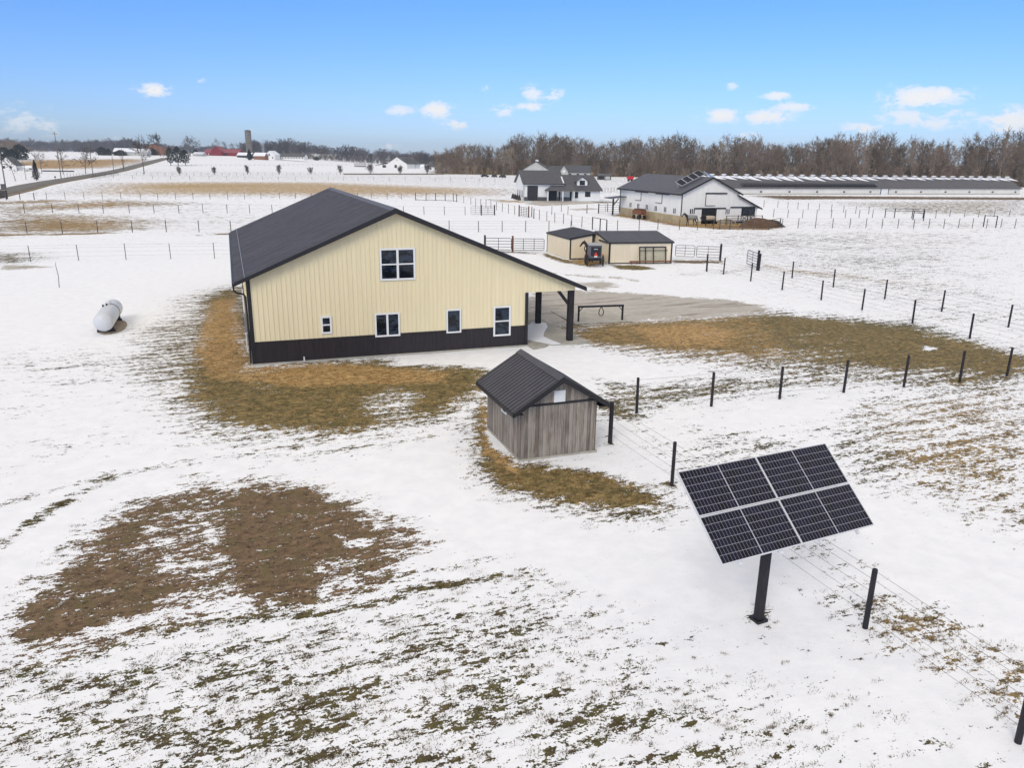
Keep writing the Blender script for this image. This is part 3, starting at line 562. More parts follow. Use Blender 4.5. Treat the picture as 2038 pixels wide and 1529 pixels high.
# ------------------------------------------------------------------ the farm building in front
BL = Loc(G(505, 727), 20.1)
barn = thing('farm_building', 'big cream metal farm building with charcoal roof and black wainscot, porch on its right', 'building', BL.o, BL.yaw)
ZL = lambda x: 7.5 - (7.2 - x) * 0.4305
ZR = lambda x: 7.5 - (x - 7.2) * 0.411
LB = 24.8
w = MB(); top = lambda x: (ZL(x) if x < 7.2 else ZR(x)) - 0.09
w.prism([(0, 0, 1.13), (14.39, 0, 1.13), (14.39, 0, 2.97), (17.22, 0, 2.97), (17.22, 0, top(17.22)), (7.2, 0, top(7.2)), (0, 0, top(0))], (0, .12, 0))
for i in range(76):
    x = 0.16 + i * 0.2286
    if x > 17.1: break
    z0 = 1.14 if x < 14.3 else 2.98
    w.box(x - .025, -0.028, z0, x + .025, 0.0, top(x) - .02); 
w.box(14.27, 0.12, 1.13, 14.39, LB, top(14.39)); w.box(0, 0.12, 1.13, .12, LB, top(0)); w.prism([(0, LB, 0), (14.39, LB, 0), (14.39, LB, top(14.39)), (7.2, LB, top(7.2)), (0, LB, top(0))], (0, .12, 0))
for i in range(106): y = .3 + i * .2286; w.box(-0.016, y - .03, 1.14, 0, y + .03, top(0)); w.box(14.39, y - .03, 1.14, 14.406, y + .03, top(14.39))
w.build('wall', 'cream', barn)
q = MB(); q.box(0, -0.012, .06, 14.39, .12, 1.13); q.box(-.012, .12, .06, .12, LB, 1.13); q.box(14.27, .12, .06, 14.402, LB, 1.13)
for i in range(62): x = 0.16 + i * .2286; q.box(x - .03, -0.028, .06, x + .03, -0.012, 1.12)
for i in range(106): y = .3 + i * .2286; q.box(-.028, y - .03, .06, -.012, y + .03, 1.12)
q.box(-.03, -.034, 1.12, 14.42, -.012, 1.16)
q.build('wainscot', 'wains', barn)
MB().box(-.06, -.10, -.15, 14.48, LB + .2, .06).build('foundation', 'concrete', barn)
rf = MB(); xe, xr = -0.56, 17.72; y0, y1 = -.4, LB + .45
nl = slope(rf, (xe, y0, ZL(xe)), (xe, y1, ZL(xe)), (7.2, y1, 7.5), (7.2, y0, 7.5), .06)
nr_ = slope(rf, (xr, y0, ZR(xr)), (xr, y1, ZR(xr)), (7.2, y1, 7.5), (7.2, y0, 7.5), .06)
ribs(rf, (xe, y0, ZL(xe)), (xe, y1, ZL(xe)), (7.2, y0, 7.5), (7.2, y1, 7.5), 112, .065, .036, nl)
ribs(rf, (xr, y0, ZR(xr)), (xr, y1, ZR(xr)), (7.2, y0, 7.5), (7.2, y1, 7.5), 112, .065, .036, nr_)
roof = rf.build('roof', 'roof', barn)
cp = MB(); cp.prism([(6.95, y0 - .01, ZL(6.95) + .035), (7.2, y0 - .01, 7.55), (7.45, y0 - .01, ZR(7.45) + .035), (7.45, y0 - .01, ZR(7.45) + .01), (7.2, y0 - .01, 7.51), (6.95, y0 - .01, ZL(6.95) + .01)], (0, y1 - y0 + .02, 0)); cp.build('ridge_cap', 'roof', roof)
sg = MB(); sg.bar((-.09, y0 + .05, ZL(-.09) + .035), (-.09, y1 - .05, ZL(-.09) + .035), .035, .05); sg.build('snow_guard', 'galv', roof)
tr = MB()
tr.prism([(xe, y0, ZL(xe) + .012), (7.2, y0, 7.512), (xr, y0, ZR(xr) + .012), (xr, y0, ZR(xr) - .21), (7.2, y0, 7.27), (xe, y0, ZL(xe) - .17)], (0, -.035, 0))
tr.box(xr, y0, ZR(xr) - .2, xr + .03, y1, ZR(xr) - .02)
tr.build('rake_trim', 'trim', barn)
sf = MB(); sf.prism([(xe + .02, y0, ZL(xe) - .09), (xe + .02, 0, ZL(xe) - .09), (7.2, 0, 7.40), (7.2, y0, 7.40)], (0, 0, -.02)); sf.prism([(xr - .02, y0, ZR(xr) - .09), (xr - .02, 0, ZR(xr) - .09), (7.2, 0, 7.40), (7.2, y0, 7.40)], (0, 0, -.02)); sf.build('soffit', 'trim', barn)
ct = MB(); ct.box(-.05, -.05, .02, .14, -.018, top(0)); ct.box(-.05, -.018, .02, -.018, .16, top(0)); ct.build('corner_trim', 'trim', barn); ct = MB(); ct.box(14.25, -.05, .02, 14.43, -.018, 2.96); ct.box(14.408, -.018, .02, 14.43, .16, 2.96); ct.build('corner_trim', 'trim', barn)
gu = MB(); gu.box(xe - .12, y0 - .02, ZL(xe) - .17, xe - .001, y1, ZL(xe) - .04); gut = gu.build('gutter', 'trim', barn)
MB().path([(xe - .06, -.25, ZL(xe) - .16), (xe - .05, -.22, 3.75), (xe + .1, -.12, 3.62), (-.2, -.06, 3.55), (-.11, -.02, 3.4), (-.11, -.02, .4), (-.12, -.05, .12)], .045, 6).build('downspout', 'trim', gut)
window(barn, 6.38, 3.93, 1.82, 1.62, -.016, 2, 2, .12)
window(barn, 3.33, 1.37, .54, .90, -.016, 1, 2, .12)
window(barn, 6.02, 1.03, 1.30, 1.24, -.03, 2, 1, .11)
window(barn, 9.80, 1.00, .81, 1.28, -.03, 1, 1, .10)
window(barn, 12.42, .66, .99, 1.65, -.03, 1, 2, .12)
MB().path([(2.42, -.06, .0), (2.42, -.06, .26)], .035, 8).build('vent_pipe', 'white', barn)
vp = MB(); vp.box(-.25, 2.2, 1.2, -.03, 2.75, 2.1); vp.build('meter_box', 'galv', barn); MB().path([(-.2, 2.9, .0), (-.2, 2.9, 3.3), (-.75, 2.9, 3.32)], .04, 6).build('exhaust_pipe', 'white', barn)
for (x, y, zt) in ((17.12, .32, 3.0), (17.12, 5.15, 3.0), (17.12, 10.0, 3.0), (17.12, 14.85, 3.0), (17.12, 19.7, 3.0), (17.12, 24.4, 3.0)):
    pm = MB(); pm.box(x - .15, y - .15, .0, x + .15, y + .15, zt); pp = pm.build('porch_post', 'postblack', barn)
    bm_ = MB(); bm_.bar((x - .14, y, 2.15), (x - .78, y, 2.93), .12, .16); bm_.build('brace', 'postblack', pp)
hd = MB(); hd.box(16.98, .13, 2.97, 17.24, LB, 3.22); hd.build('porch_beam', 'trim', barn)
sfp = MB(); sfp.box(14.42, .13, 2.985, 16.97, LB, 3.01); sfp.build('porch_ceiling', 'white', barn)
# porch slab and path
pv = MB(); pv.prism([BL.w(q_) for q_ in [(14.5, .75, -.2), (15.2, .15, -.2), (15.75, -.32, -.2), (17.35, -.42, -.2), (18.1, -.3, -.2), (17.9, 5.3, -.2), (17.9, LB, -.2), (14.5, LB, -.2)]], (0, 0, .25)); struct(pv.build('porch_slab', 'concrete'))
pv = MB(); pv.prism([BL.w(q_) for q_ in [(14.44, -.95, -.2), (15.2, -.75, -.2), (15.55, -.35, -.2), (15.35, .1, -.2), (14.9, .55, -.2), (14.44, .9, -.2)]], (0, 0, .28)); struct(pv.build('door_step_slab', 'concrete'))
# thin wind packed snow lying on the slab
sn = MB(); sn.prism([BL.w(q_) for q_ in [(14.6, 1.3, .05), (15.3, .4, .05), (15.62, -.1, .05), (15.7, -.36, .05), (16.3, -.36, .05), (16.15, .5, .05), (16.05, 1.6, .05), (16.5, 2.6, .05), (17.3, 4.0, .05), (17.6, 5.0, .05), (16.9, 5.6, .05), (16.4, 4.8, .05), (16.0, 6.2, .05), (16.4, 9.5, .05), (14.6, 9.5, .05)]], (0, 0, .02)); struct(sn.build('snow_drift', 'snow'))

# ------------------------------------------------------------------ little board shed
SL = Loc(G(1034.2, 916.5), 20.75)
shed = thing('garden_shed', 'small weathered grey board shed with dark ribbed roof, white vent and little window', 'shed', SL.o, SL.yaw)
sw, sl_, sh, pk = 2.85, 3.42, 1.93, 2.92
sm = MB()
sm.prism([(0, 0, .03), (sw, 0, .03), (sw, 0, 1.90), (0, 0, 1.90)], (0, .06, 0)); sm.box(0, .06, .03, .06, sl_, 1.90); sm.box(sw - .06, .06, .03, sw, sl_, 1.90); sm.box(0, sl_, .03, sw, sl_ + .06, 1.9); sm.build('wall', 'boards', shed)
gm_ = MB(); gm_.prism([(.02, -.012, 1.98), (sw - .02, -.012, 1.98), (sw / 2, -.012, pk - .12)], (0, .07, 0)); gm_.build('gable_board', 'boards', shed); gm_ = MB(); gm_.prism([(.02, sl_, 1.98), (sw - .02, sl_, 1.98), (sw / 2, sl_, pk - .12)], (0, .06, 0)); gm_.build('gable_board', 'boards', shed)
MB().box(-.01, -.03, 1.90, sw + .01, .055, 1.98).build('band_trim', 'trim', shed)
MB().box(-.02, -.02, .03, .08, -.002, 1.9).build('corner_board', 'boards', shed); MB().box(sw - .08, -.02, .03, sw + .02, -.002, 1.9).build('corner_board', 'boards', shed)
sr = MB(); sx0, sx1, sy0, sy1 = -.36, sw + .36, -.3, sl_ + .28; xm = sw / 2; sk = (pk - 2.05) / (xm - 0); ze = pk - sk * (xm + .36)
n1_ = slope(sr, (sx0, sy0, ze), (sx0, sy1, ze), (xm, sy1, pk), (xm, sy0, pk), .05); n2_ = slope(sr, (sx1, sy0, ze), (sx1, sy1, ze), (xm, sy1, pk), (xm, sy0, pk), .05)
ribs(sr, (sx0, sy0, ze), (sx0, sy1, ze), (xm, sy0, pk), (xm, sy1, pk), 17, .05, .03, n1_); ribs(sr, (sx1, sy0, ze), (sx1, sy1, ze), (xm, sy0, pk), (xm, sy1, pk), 17, .05, .03, n2_)
sro = sr.build('roof', 'roofdark', shed)
rc = MB(); rc.prism([(xm - .2, sy0 - .02, pk - .2 * sk + .05), (xm, sy0 - .02, pk + .055), (xm + .2, sy0 - .02, pk - .2 * sk + .05), (xm + .2, sy0 - .02, pk - .2 * sk + .02), (xm, sy0 - .02, pk + .015), (xm - .2, sy0 - .02, pk - .2 * sk + .02)], (0, sy1 - sy0 + .04, 0)); rc.build('ridge_cap', 'roofdark', sro)
fc = MB(); fc.prism([(sx0, sy0, ze + .015), (xm, sy0, pk + .015), (sx1, sy0, ze + .015), (sx1, sy0, ze - .16), (xm, sy0, pk - .18), (sx0, sy0, ze - .16)], (0, -.04, 0)); fc.box(sx0 - .03, sy0, ze - .15, sx0, sy1, ze - .005); fc.box(sx1, sy0, ze - .15, sx1 + .03, sy1, ze - .005)
fc.prism([(sx0, sy1, ze + .015), (xm, sy1, pk + .015), (sx1, sy1, ze + .015), (sx1, sy1, ze - .16), (xm, sy1, pk - .18), (sx0, sy1, ze - .16)], (0, .04, 0)); fc.build('fascia', 'trim', shed)
sfm = MB(); sfm.box(sx0 + .01, sy0 + .01, ze - .10, .0, sy1, ze - .07); sfm.box(sw, sy0 + .01, ze - .10, sx1 - .01, sy1, ze - .07); sfm.build('soffit', 'trim', shed)
vt = MB(); vt.box(1.20, -.06, 1.99, 1.62, -.014, 2.40)
for i in range(6): vt.box(1.24, -.075, 2.03 + i * .06, 1.58, -.06, 2.055 + i * .06)
vt.build('vent', 'white', shed)
window(shed, 1.28, 1.24, .50, .44, 0, 1, 2, .07, axis='x')
MB().box(-.05, -.07, -.12, sw + .08, sl_ + .1, .03).build('foundation', 'concrete', shed)

# ------------------------------------------------------------------ solar array on a pole
sy_, stl = rad(25.77), rad(40.3); cen = np.array([5.75, 15.05, 3.04])
arr = thing('solar_array', 'solar array of four tilted dark panels on one black square pole', 'solar array', (5.70, 15.20, 0), sy_)
_R = Matrix.Rotation(stl, 4, 'X'); c0 = Matrix.Rotation(-sy_, 4, 'Z') @ (Vector(cen) - Vector((5.70, 15.20, 0)))
for iy in (-1, 1):
    for ix in (-1, 1):
        cm_ = MB(); cm_.box(-1.05, -.515, -.004, 1.05, .515, .004); po = cm_.build('solar_panel', 'cells', arr)
        po.matrix_local = Matrix.Translation(c0) @ _R @ Matrix.Translation((ix * 1.062, iy * .530, 0))
        f = MB(); f.box(-1.058, -.523, -.035, 1.058, -.505, .010); f.box(-1.058, .505, -.035, 1.058, .523, .010); f.box(-1.058, -.505, -.035, -1.042, .505, .010); f.box(1.042, -.505, -.035, 1.058, .505, .010); f.box(-1.045, -.508, -.03, 1.045, .508, -.024)
        f.build('frame', 'alu', po)
rl = MB()
for x in (-1.65, -.55, .55, 1.65): rl.box(x - .03, -1.13, -.11, x + .03, 1.05, -.045)
ro = rl.build('mounting_rail', 'alu', arr); ro.matrix_local = Matrix.Translation(c0) @ _R
rl = MB(); rl.box(-1.9, -.06, -.24, 1.9, .06, -.112); rl.box(-.09, -.5, -.3, .09, .5, -.242); rl.box(-1.9, .5, -.24, 1.9, .6, -.112); ro = rl.build('support_beam', 'darkmetal', arr); ro.matrix_local = Matrix.Translation(c0) @ _R
pm = MB(); pm.prism([(.125 * math.cos(a_), .125 * math.sin(a_), -.3) for a_ in np.linspace(.4, 2 * math.pi + .4, 9)[:-1]], (0, 0, 3.02)); pm.build('pole', 'postblack', arr, bevel=.02)
MB().box(-.15, -.15, -.05, .15, .15, .02).build('base_plate', 'black', arr); MB().path([(.13, .0, .0), (.13, .0, 2.5)], .014, 6).build('conduit', 'galv', arr)

# ------------------------------------------------------------------ propane tank
n0 = G(206, 641, .72); f0 = G(225.5, 612.5, .72); dv = (f0 - n0) / np.linalg.norm(f0 - n0); tl = float(np.linalg.norm(f0 - n0))
tk = thing('propane_tank', 'long white propane tank lying on a bare earth pad in the snow', 'tank', (*n0[:2], 0), math.atan2(dv[1], dv[0]))
R_ = .53; pf = [(0.02, -.36)] + [(R_ * math.cos(a_), -.36 * math.sin(a_)) for a_ in np.linspace(1.4, 0, 8)] + [(R_, tl)] + [(R_ * math.cos(a_), tl + .36 * math.sin(a_)) for a_ in np.linspace(.2, 1.4, 7)] + [(.02, tl + .36)]
MB().lathe(pf, 32, (0, 0, .72), (1, 0, 0)).build('tank_body', 'tank', tk, smooth=True)
fx = tl * .62
MB().lathe([(.17, 0), (.17, .12), (.15, .19), (.08, .23), (.01, .24)], 16, (fx, 0, 1.22)).build('dome_lid', 'tank', tk, smooth=True)
g_ = MB(); g_.lathe([(.05, 0), (.05, .10), (.02, .14)], 10, (fx - .42, .05, 1.23)); g_.lathe([(.05, 0), (.05, .10), (.02, .14)], 10, (fx - .50, .24, 1.19)); g_.build('gauge_cap', 'black', tk)
MB().path([(fx + .12, -R_ * math.sin(a_) * 1.01, .72 + R_ * math.cos(a_) * 1.01) for a_ in np.linspace(.25, 2.2, 12)] + [(fx + .12, -.62, .1)], .02, 6).build('supply_line', 'darkmetal', tk)
for x in (.75, tl - .55):
    s_ = MB(); s_.box(x - .1, -.46, .0, x + .1, .50, .12); s_.prism([(x - .08, -.40, .12), (x - .08, .40, .12), (x - .08, .38, .36), (x - .08, 0, .20), (x - .08, -.38, .36)], (.16, 0, 0)); s_.build('saddle', 'darkmetal', tk)
el_ = MB(); el_.prism([(.55 * tl + 2.05 * math.cos(a_) - .35, .78 * math.sin(a_) - .12, -.1) for a_ in np.linspace(0, 2 * math.pi, 18)[:-1]], (0, 0, .115)); ob_ = el_.build('bare_earth_pad', mat('damp_tan_earth', (0.32, 0.26, 0.19), 0.95, 0, .3, 3, .4, 20)); ob_.location = tk.location; ob_.rotation_euler = tk.rotation_euler; struct(ob_)

# ------------------------------------------------------------------ hitching rail
h0, h1 = G(1151, 640), G(1238, 637); HL = Loc(h0, math.degrees(math.atan2(*(h1 - h0)[[1, 0]]))); hl = float(np.linalg.norm(h1 - h0))
hr = thing('hitching_rail', 'black hitching rail with two posts standing on the gravel yard', 'hitching rail', h0, HL.yaw)
for x in (0, hl): MB().box(x - .05, -.05, -.1, x + .05, .05, .90).build('post', 'black', hr)
MB().box(-.06, -.06, .90, hl + .06, .06, 1.01).build('rail', 'black', hr)
for x, s_ in ((0, 1), (hl, -1)): MB().bar((x + s_ * .05, 0, .66), (x + s_ * .26, 0, .9), .04, .04).build('brace', 'black', hr)
lp = [(hl * .5 + .15 * math.sin(a_) * (1 - .35 * math.cos(a_)), -.09, .62 + .27 * math.cos(a_)) for a_ in np.linspace(0, 2 * math.pi, 21)[:-1]]
hc = MB().path(lp, .03, 6, closed=True).build('horse_collar', mat('dark_leather', (.045, .03, .028), .6)); hc.location = h0; hc.rotation_euler = (0, 0, HL.yaw); tag(hc, 'oval dark leather horse collar hanging from the hitching rail', 'horse collar')
pd = MB(); pd.prism([G(*q_) for q_ in [(1095, 619), (1208, 617), (1252, 640), (1146, 646)]], (0, 0, .012)); struct(pd.build('concrete_pad', 'concrete'))

# ------------------------------------------------------------------ fences and gates
def post_mesh(kind, h):
    mb = MB()
    if kind == 'heavy': mb.path([(0, 0, -.2), (0, 0, h - .03), (0, 0, h)], [.085, .08, .065], 8); return mb
    if kind == 'wood': mb.path([(0, 0, -.2), (0, 0, h - .02), (0, 0, h)], [.062, .060, .05], 8); return mb
    if kind == 'thin': mb.path([(0, 0, -.2), (0, 0, h)], .035, 5); return mb
    if kind == 'far': mb.path([(0, 0, -.2), (0, 0, h)], .055, 5); return mb
    return mb
_pm = {}
def fence(name, label, cat, pts, kind='wood', h=1.48, m='postblack', wires=(.3, .6, .9, 1.2, 1.42), wr=.0045, heavy=(), sag=0.0, rails=(), wm='wire', lean=.02):
    """posts are children at the ground points pts; wires and rails run from post to post"""
    P = [np.array(q, float) for q in pts]; o = P[0]
    root = thing(name, label, cat, o)
    for i, q in enumerate(P):
        key = ('heavy' if i in heavy else kind, round(h, 2), m)
        if key not in _pm:
            ob_ = post_mesh(key[0], h + (.12 if i in heavy else 0)).build('post', m, root); _pm[key] = ob_.data
        else:
            ob_ = bpy.data.objects.new('post', _pm[key]); COL.objects.link(ob_); ob_.parent = root
        d = q - o; ob_.location = tuple(d); ob_.rotation_euler = (rnd.uniform(-lean, lean), rnd.uniform(-lean, lean), rnd.uniform(0, 3)); ob_.scale = (1, 1, rnd.uniform(.97, 1.03))
    for z in wires:
        pts_ = []
        for i in range(len(P) - 1):
            a, b = P[i] - o, P[i + 1] - o; pts_.append(a + [0, 0, z])
            pts_.append((a + b) / 2 + [0, 0, z - .015])
        pts_.append(P[-1] - o + [0, 0, z]); MB().path(pts_, wr, 4).build('wire', wm, root)
    for z in rails:
        MB().path([q - o + [0, 0, z] for q in P], .045, 6).build('rail', m, root)
    return root
def gp(l): return [G(x, y) for x, y in l]
def lerp_pts(a, b, n): return [a + (b - a) * i / (n - 1) for i in range(n)]
# near wire fences
f2 = gp([(1187, 852), (1214, 880), (1337, 966)]); step = f2[2] - f2[1]; f3_ = G(1722, 1248); f2 += [(f2[2] + f3_) / 2, f3_, G(2026.4, 1476)]
f2.append(f2[-1] + (f2[-1] - f2[-2]))
fence('wire_fence', 'near wire fence of black round posts running from the board shed past the solar array', 'fence', f2[1:], heavy=(0,), lean=.015)
fence('wire_fence', 'wire fence of black posts across the pasture behind the solar array', 'fence', gp([(1266.9, 822), (1415.6, 807.6), (1551.5, 793), (1679, 780), (1798.6, 769.4), (1909.7, 759.4), (2003.6, 748.4)]) + [G(2110, 738)], lean=.015)
fence('wire_fence', 'wire fence with black posts along the near side of the snowy lane on the right', 'fence', gp([(1406.3, 539.6), (1439.8, 545.5), (1494, 559), (1556.5, 576.8), (1634.2, 596.5), (1715.6, 616.3), (1815.8, 642.6), (1929.7, 673.6), (2066, 708)]), heavy=(0,))
fence('wire_fence', 'wire fence with black posts along the far side of the snowy lane on the right', 'fence', gp([(1510.2, 538), (1576.3, 552.7), (1658.3, 570.9), (1760.7, 594.4), (1874, 619.4), (2006.8, 650.4), (2150, 684)]), heavy=(0,))
# left and middle paddock fences
fence('wire_fence', 'thin steel post fence across the snow left of the farm building, nearest of its rows', 'fence', [G(-40, 523)] + gp([(61.3, 520.3), (156.5, 517.9), (251, 516.4), (340, 514.7), (427, 514)]) + [G(512, 513)], 'thin', 1.5, 'steelpost', (.4, .8, 1.2, 1.45), .004)
fence('wire_fence', 'long post fence crossing the paddocks at the level of the shelters', 'fence', [G(-20, 464.5)] + gp([(54, 464.6), (124.4, 465.4), (195, 462.9), (263.7, 462.2), (331.2, 461.5), (396.2, 461.5), (459.8, 461), (525, 461), (590, 461), (655, 461), (715, 461), (776, 461), (835, 461), (894, 461), (952.5, 461.3), (999.4, 461), (1046, 461), (1092.5, 460.5), (1136, 460), (1179, 456.5)]), 'far', 1.5, 'postwood', (.4, .8, 1.2, 1.45), .006)
fence('wire_fence', 'post fence crossing the snow in front of the white horse barn', 'fence', gp([(1207, 461.5), (1228.6, 459.3), (1271.8, 458), (1309, 457), (1352, 457), (1388, 457), (1420, 457)]), 'far', 1.5, 'postwood', (.4, .8, 1.2, 1.45), .006)
fence('wire_fence', 'long post fence running right from the manure heap, nearest of the right hand rows', 'fence', gp([(1556, 454), (1588, 453.6), (1622.4, 454), (1656.6, 453.6), (1690.8, 453.8), (1723, 453.6), (1755, 454), (1786.7, 454), (1818, 455), (1848.3, 454), (1878, 454), (1907, 453.6), (1934.6, 453.4), (1963, 453.6), (1991.5, 453), (2019.4, 453.6), (2050, 453)]), 'far', 1.5, 'postwood', (.5, 1.0, 1.45), .006)
fence('wire_fence', 'middle post fence of the right hand rows in front of the long poultry barn', 'fence', gp([(1538.9, 431.7), (1567.6, 433), (1597, 433.5), (1625, 433.8), (1654, 433.8), (1682, 433.6), (1709.5, 433.4), (1736, 433.3), (1761, 433.3)]) + gp([(1862, 434), (1890, 431.4), (1919, 432), (1947, 432), (1978, 431.6), (2008, 431.4), (2045, 431)]), 'far', 1.5, 'postwood', (1.0, 1.45), .006)
fence('wire_fence', 'slanting far post fence beside the lean-to of the white horse barn', 'fence', gp([(1520, 412), (1547.6, 412.5), (1567.6, 414.6), (1587.6, 415.9), (1608, 417.5), (1629.8, 419.4), (1654, 421), (1678.5, 423), (1702.6, 425), (1728.6, 426)]), 'far', 1.5, 'postwood', (1.0, 1.45), .006)
fence('corral_fence', 'dark heavy post corral with rails out in the right hand paddock', 'fence', gp([(1761, 433.4), (1779.5, 433.6), (1814.6, 434), (1836.5, 433.8), (1837.7, 439.2), (1816.8, 437.7)]), 'heavy', 1.75, 'postblack', (), rails=(1.3, 1.7))
fence('corral_fence', 'pair of dark heavy posts with a top rail at the far right paddock', 'fence', gp([(1957, 451.2), (1981.6, 453)]), 'heavy', 1.9, 'postblack', (), rails=(1.85,))
fence('wire_fence', 'thin post fence along the near edge of the tan stubble field', 'fence', gp([(12.8, 398), (40.3, 397.5), (68.4, 397.7), (93, 396), (130, 396), (167.6, 396), (204, 396), (241, 396.2), (280.2, 396.6), (314.4, 396.8), (350, 397), (384.5, 396.4), (418, 396.4), (453.4, 396.6), (486.6, 396), (519.6, 395.7), (556.5, 395.6), (588, 395.4), (620, 395.4), (652, 395.5), (684, 395.6), (712, 395.6), (739, 395.6), (771, 396), (799, 396.4), (827, 398)]), 'far', 1.4, 'postwood', (.7, 1.35), .006, heavy=(0, 1, 2))
fence('wire_fence', 'second thin post fence behind the farm building roof, between two paddock rows', 'fence', gp([(-10, 424), (49.2, 423.9), (104.9, 423.8), (157.4, 423.8), (206, 423.9), (257.7, 424.4), (307, 424.2), (356.2, 424.2), (404.4, 424.2), (452.2, 424.2), (497.3, 424.2), (542, 423.8), (588, 424), (632, 424.4), (676, 424.8), (720, 425.4), (762, 426), (803, 426.6), (844, 427), (884.5, 427.5), (925.8, 427.5)]), 'far', 1.45, 'postwood', (.7, 1.4), .006)
fence('plank_fence', 'short run of black heavy posts beside the tan field', 'fence', gp([(827.5, 398.2), (848, 398.7), (867, 398.9), (886.2, 399.5), (902.3, 400.2), (909, 401.3)]), 'heavy', 1.75, 'postblack', (1.7,), .02, rails=(.08,))
fence('wire_fence', 'thin post fence slanting from the tan field to the shelters past three paddock gates', 'fence', gp([(909, 401.3), (923, 404), (937, 407), (946.5, 410), (956.7, 411.5), (967, 412.6), (977, 413.8), (988, 418), (999.6, 421), (1011.8, 424.2), (1024.2, 426.7)]), 'far', 1.6, 'postwood', (.8, 1.5), .006)
fence('wire_fence', 'thin post fence slanting on from the brown gate down to the shelter roofs', 'fence', gp([(1058, 431), (1062.2, 434.6), (1073.4, 436.8), (1088.3, 440), (1104, 442.6), (1121, 445.6), (1137.6, 448.2), (1157.7, 451.6), (1178.9, 456)]), 'far', 1.6, 'postwood', (.8, 1.5), .006, heavy=(0, 1))
fence('plank_fence', 'three dark posts with a top rail behind the shelters', 'fence', gp([(1178.9, 456.3), (1193.9, 459.3), (1207, 462)]), 'heavy', 1.75, 'postblack', (), rails=(1.72,))
fence('wire_fence', 'pair of thin posts and wire in the snow before the white house', 'fence', gp([(1098, 427), (1117, 421), (1130, 427), (1168, 424.5), (1209, 421)]), 'far', 1.5, 'postwood', (1.4,), .005, heavy=(3, 4))
fence('wire_fence', 'far row of small posts behind the tan field, nearer of two', 'fence', gp([(226, 354.5), (264, 355.6), (303.6, 356.6), (340, 357), (377.7, 357.2), (416.4, 357.6), (451.6, 358), (488, 358.6), (522.6, 358.6), (554.5, 358.8), (588, 359), (621, 359), (653.5, 359.2), (683.6, 359.4), (712.7, 359.4), (744, 359.4), (774.7, 359.6), (806.6, 359.8), (837, 360), (867, 360.4), (896.4, 360.8), (926.5, 361.2), (955, 361.4), (985, 361.6)]), 'far', 1.5, 'postwood', (1.3,), .01)
fence('wire_fence', 'far row of small posts among the row of round shrubs', 'fence', [G(x, 349.6 - (x - 272) * .004) for x in np.linspace(272, 684, 30)], 'far', 1.4, 'postwood', (1.2,), .01)
fence('wire_fence', 'faint row of posts along the snowy field edge before the red barn', 'fence', [G(x, 331 - (x - 380) * .0035) for x in np.linspace(372, 690, 34)], 'far', 1.3, 'postwood', (.6, 1.1), .012)
fence('wire_fence', 'row of pale thin posts beyond the road at far left', 'fence', [G(x, 352 + (150 - x) * .02) for x in np.linspace(128, 222, 16)], 'far', 1.3, 'postwood', (), .01)
fence('guard_fence', 'close set black posts guarding the near edge of the country road', 'fence', [G(x, 357 - (x - 183) * .16) for x in np.linspace(183, 236, 22)], 'far', 1.3, 'postblack', (), rails=(.9,))
fence('wire_fence', 'row of pale paddock posts between the white house and the white horse barn', 'fence', [G(x, 383 - (x - 1198) * .02) for x in np.linspace(1198, 1234, 7)], 'far', 1.4, 'postwood', (1.2,), .01)

def gate(label, a, b, h=1.35, z0=.2, rails=5, verts=2, m='darktube', heavy_a=False, heavy_b=False, r=.028, group=None, pm='postblack', name='tube_gate', cat='gate'):
    """tubular field gate between two ground points"""
    a = np.array(a); b = np.array(b); L = float(np.linalg.norm((b - a)[:2])); yw = math.atan2((b - a)[1], (b - a)[0])
    g = thing(name, label, cat, a, yw)
    MB().path([(.08, 0, z0 + .1), (.08, 0, h - .1), (.18, 0, h), (L - .18, 0, h), (L - .08, 0, h - .1), (L - .08, 0, z0 + .1), (L - .18, 0, z0), (.18, 0, z0)], r * 1.25, 6, closed=True).build('gate_frame', m, g)
    for i in range(1, rails - 1):
        z = z0 + (h - z0) * i / (rails - 1); MB().path([(.08, 0, z), (L - .08, 0, z)], r, 5).build('rail', m, g)
    for i in range(1, verts + 1):
        x = L * i / (verts + 1); MB().box(x - .03, -.02, z0, x + .03, .02, h).build('brace', m, g)
    for k, x in ((heavy_a, 0.0), (heavy_b, L)):
        if k: MB().path([(x, 0, -.1), (x, 0, h + .28), (x, 0, h + .31)], [.11, .11, .09], 9).build('gate_post', pm, g)
    return g
gate('black tube gate on the left of a red brown post behind the farm building roof', G(965, 500), G(1019, 501), 1.45, rails=5, verts=1, heavy_a=True)
gate('black tube gate between a red brown post and the left shelter', G(1020, 501.5), G(1084, 502), 1.45, rails=6, verts=2, heavy_a=True, pm='postrust')
gate('grey tube gate hung against the right end of the right shelter', G(1342, 514), G(1383, 516), 1.4, .25, 5, 1, 'galv', r=.034)
gate('grey tube gate with a heavy dark post, right of another grey gate', G(1383.6, 516), G(1433, 518), 1.4, .25, 5, 1, 'galv', heavy_b=True, r=.034)
gate('open grey tube gate standing in the snow at the lane corner', G(1485, 529), G(1507, 537.5), 1.55, .25, 6, 1, 'galv', heavy_b=True, r=.034)
gate('pale tube gate without dark posts in the middle paddock', G(936.3, 428), G(956.5, 428), 1.5, .2, 5, 1, 'galv')
gate('tube gate held by two dark posts in the middle paddock', G(957.8, 428), G(984.2, 428), 1.5, .2, 5, 1, 'darktube', True, True)
gate('brown tube gate between dark posts in the slanting fence', G(1033, 430), G(1052, 432.5), 1.6, .2, 6, 3, 'darktube', True, True, pm='postrust')
gate('long grey gate at the left end of the white horse barn', G(1191, 424.5), G(1232, 423.5), 1.5, .3, 4, 2, 'darktube', True, False)

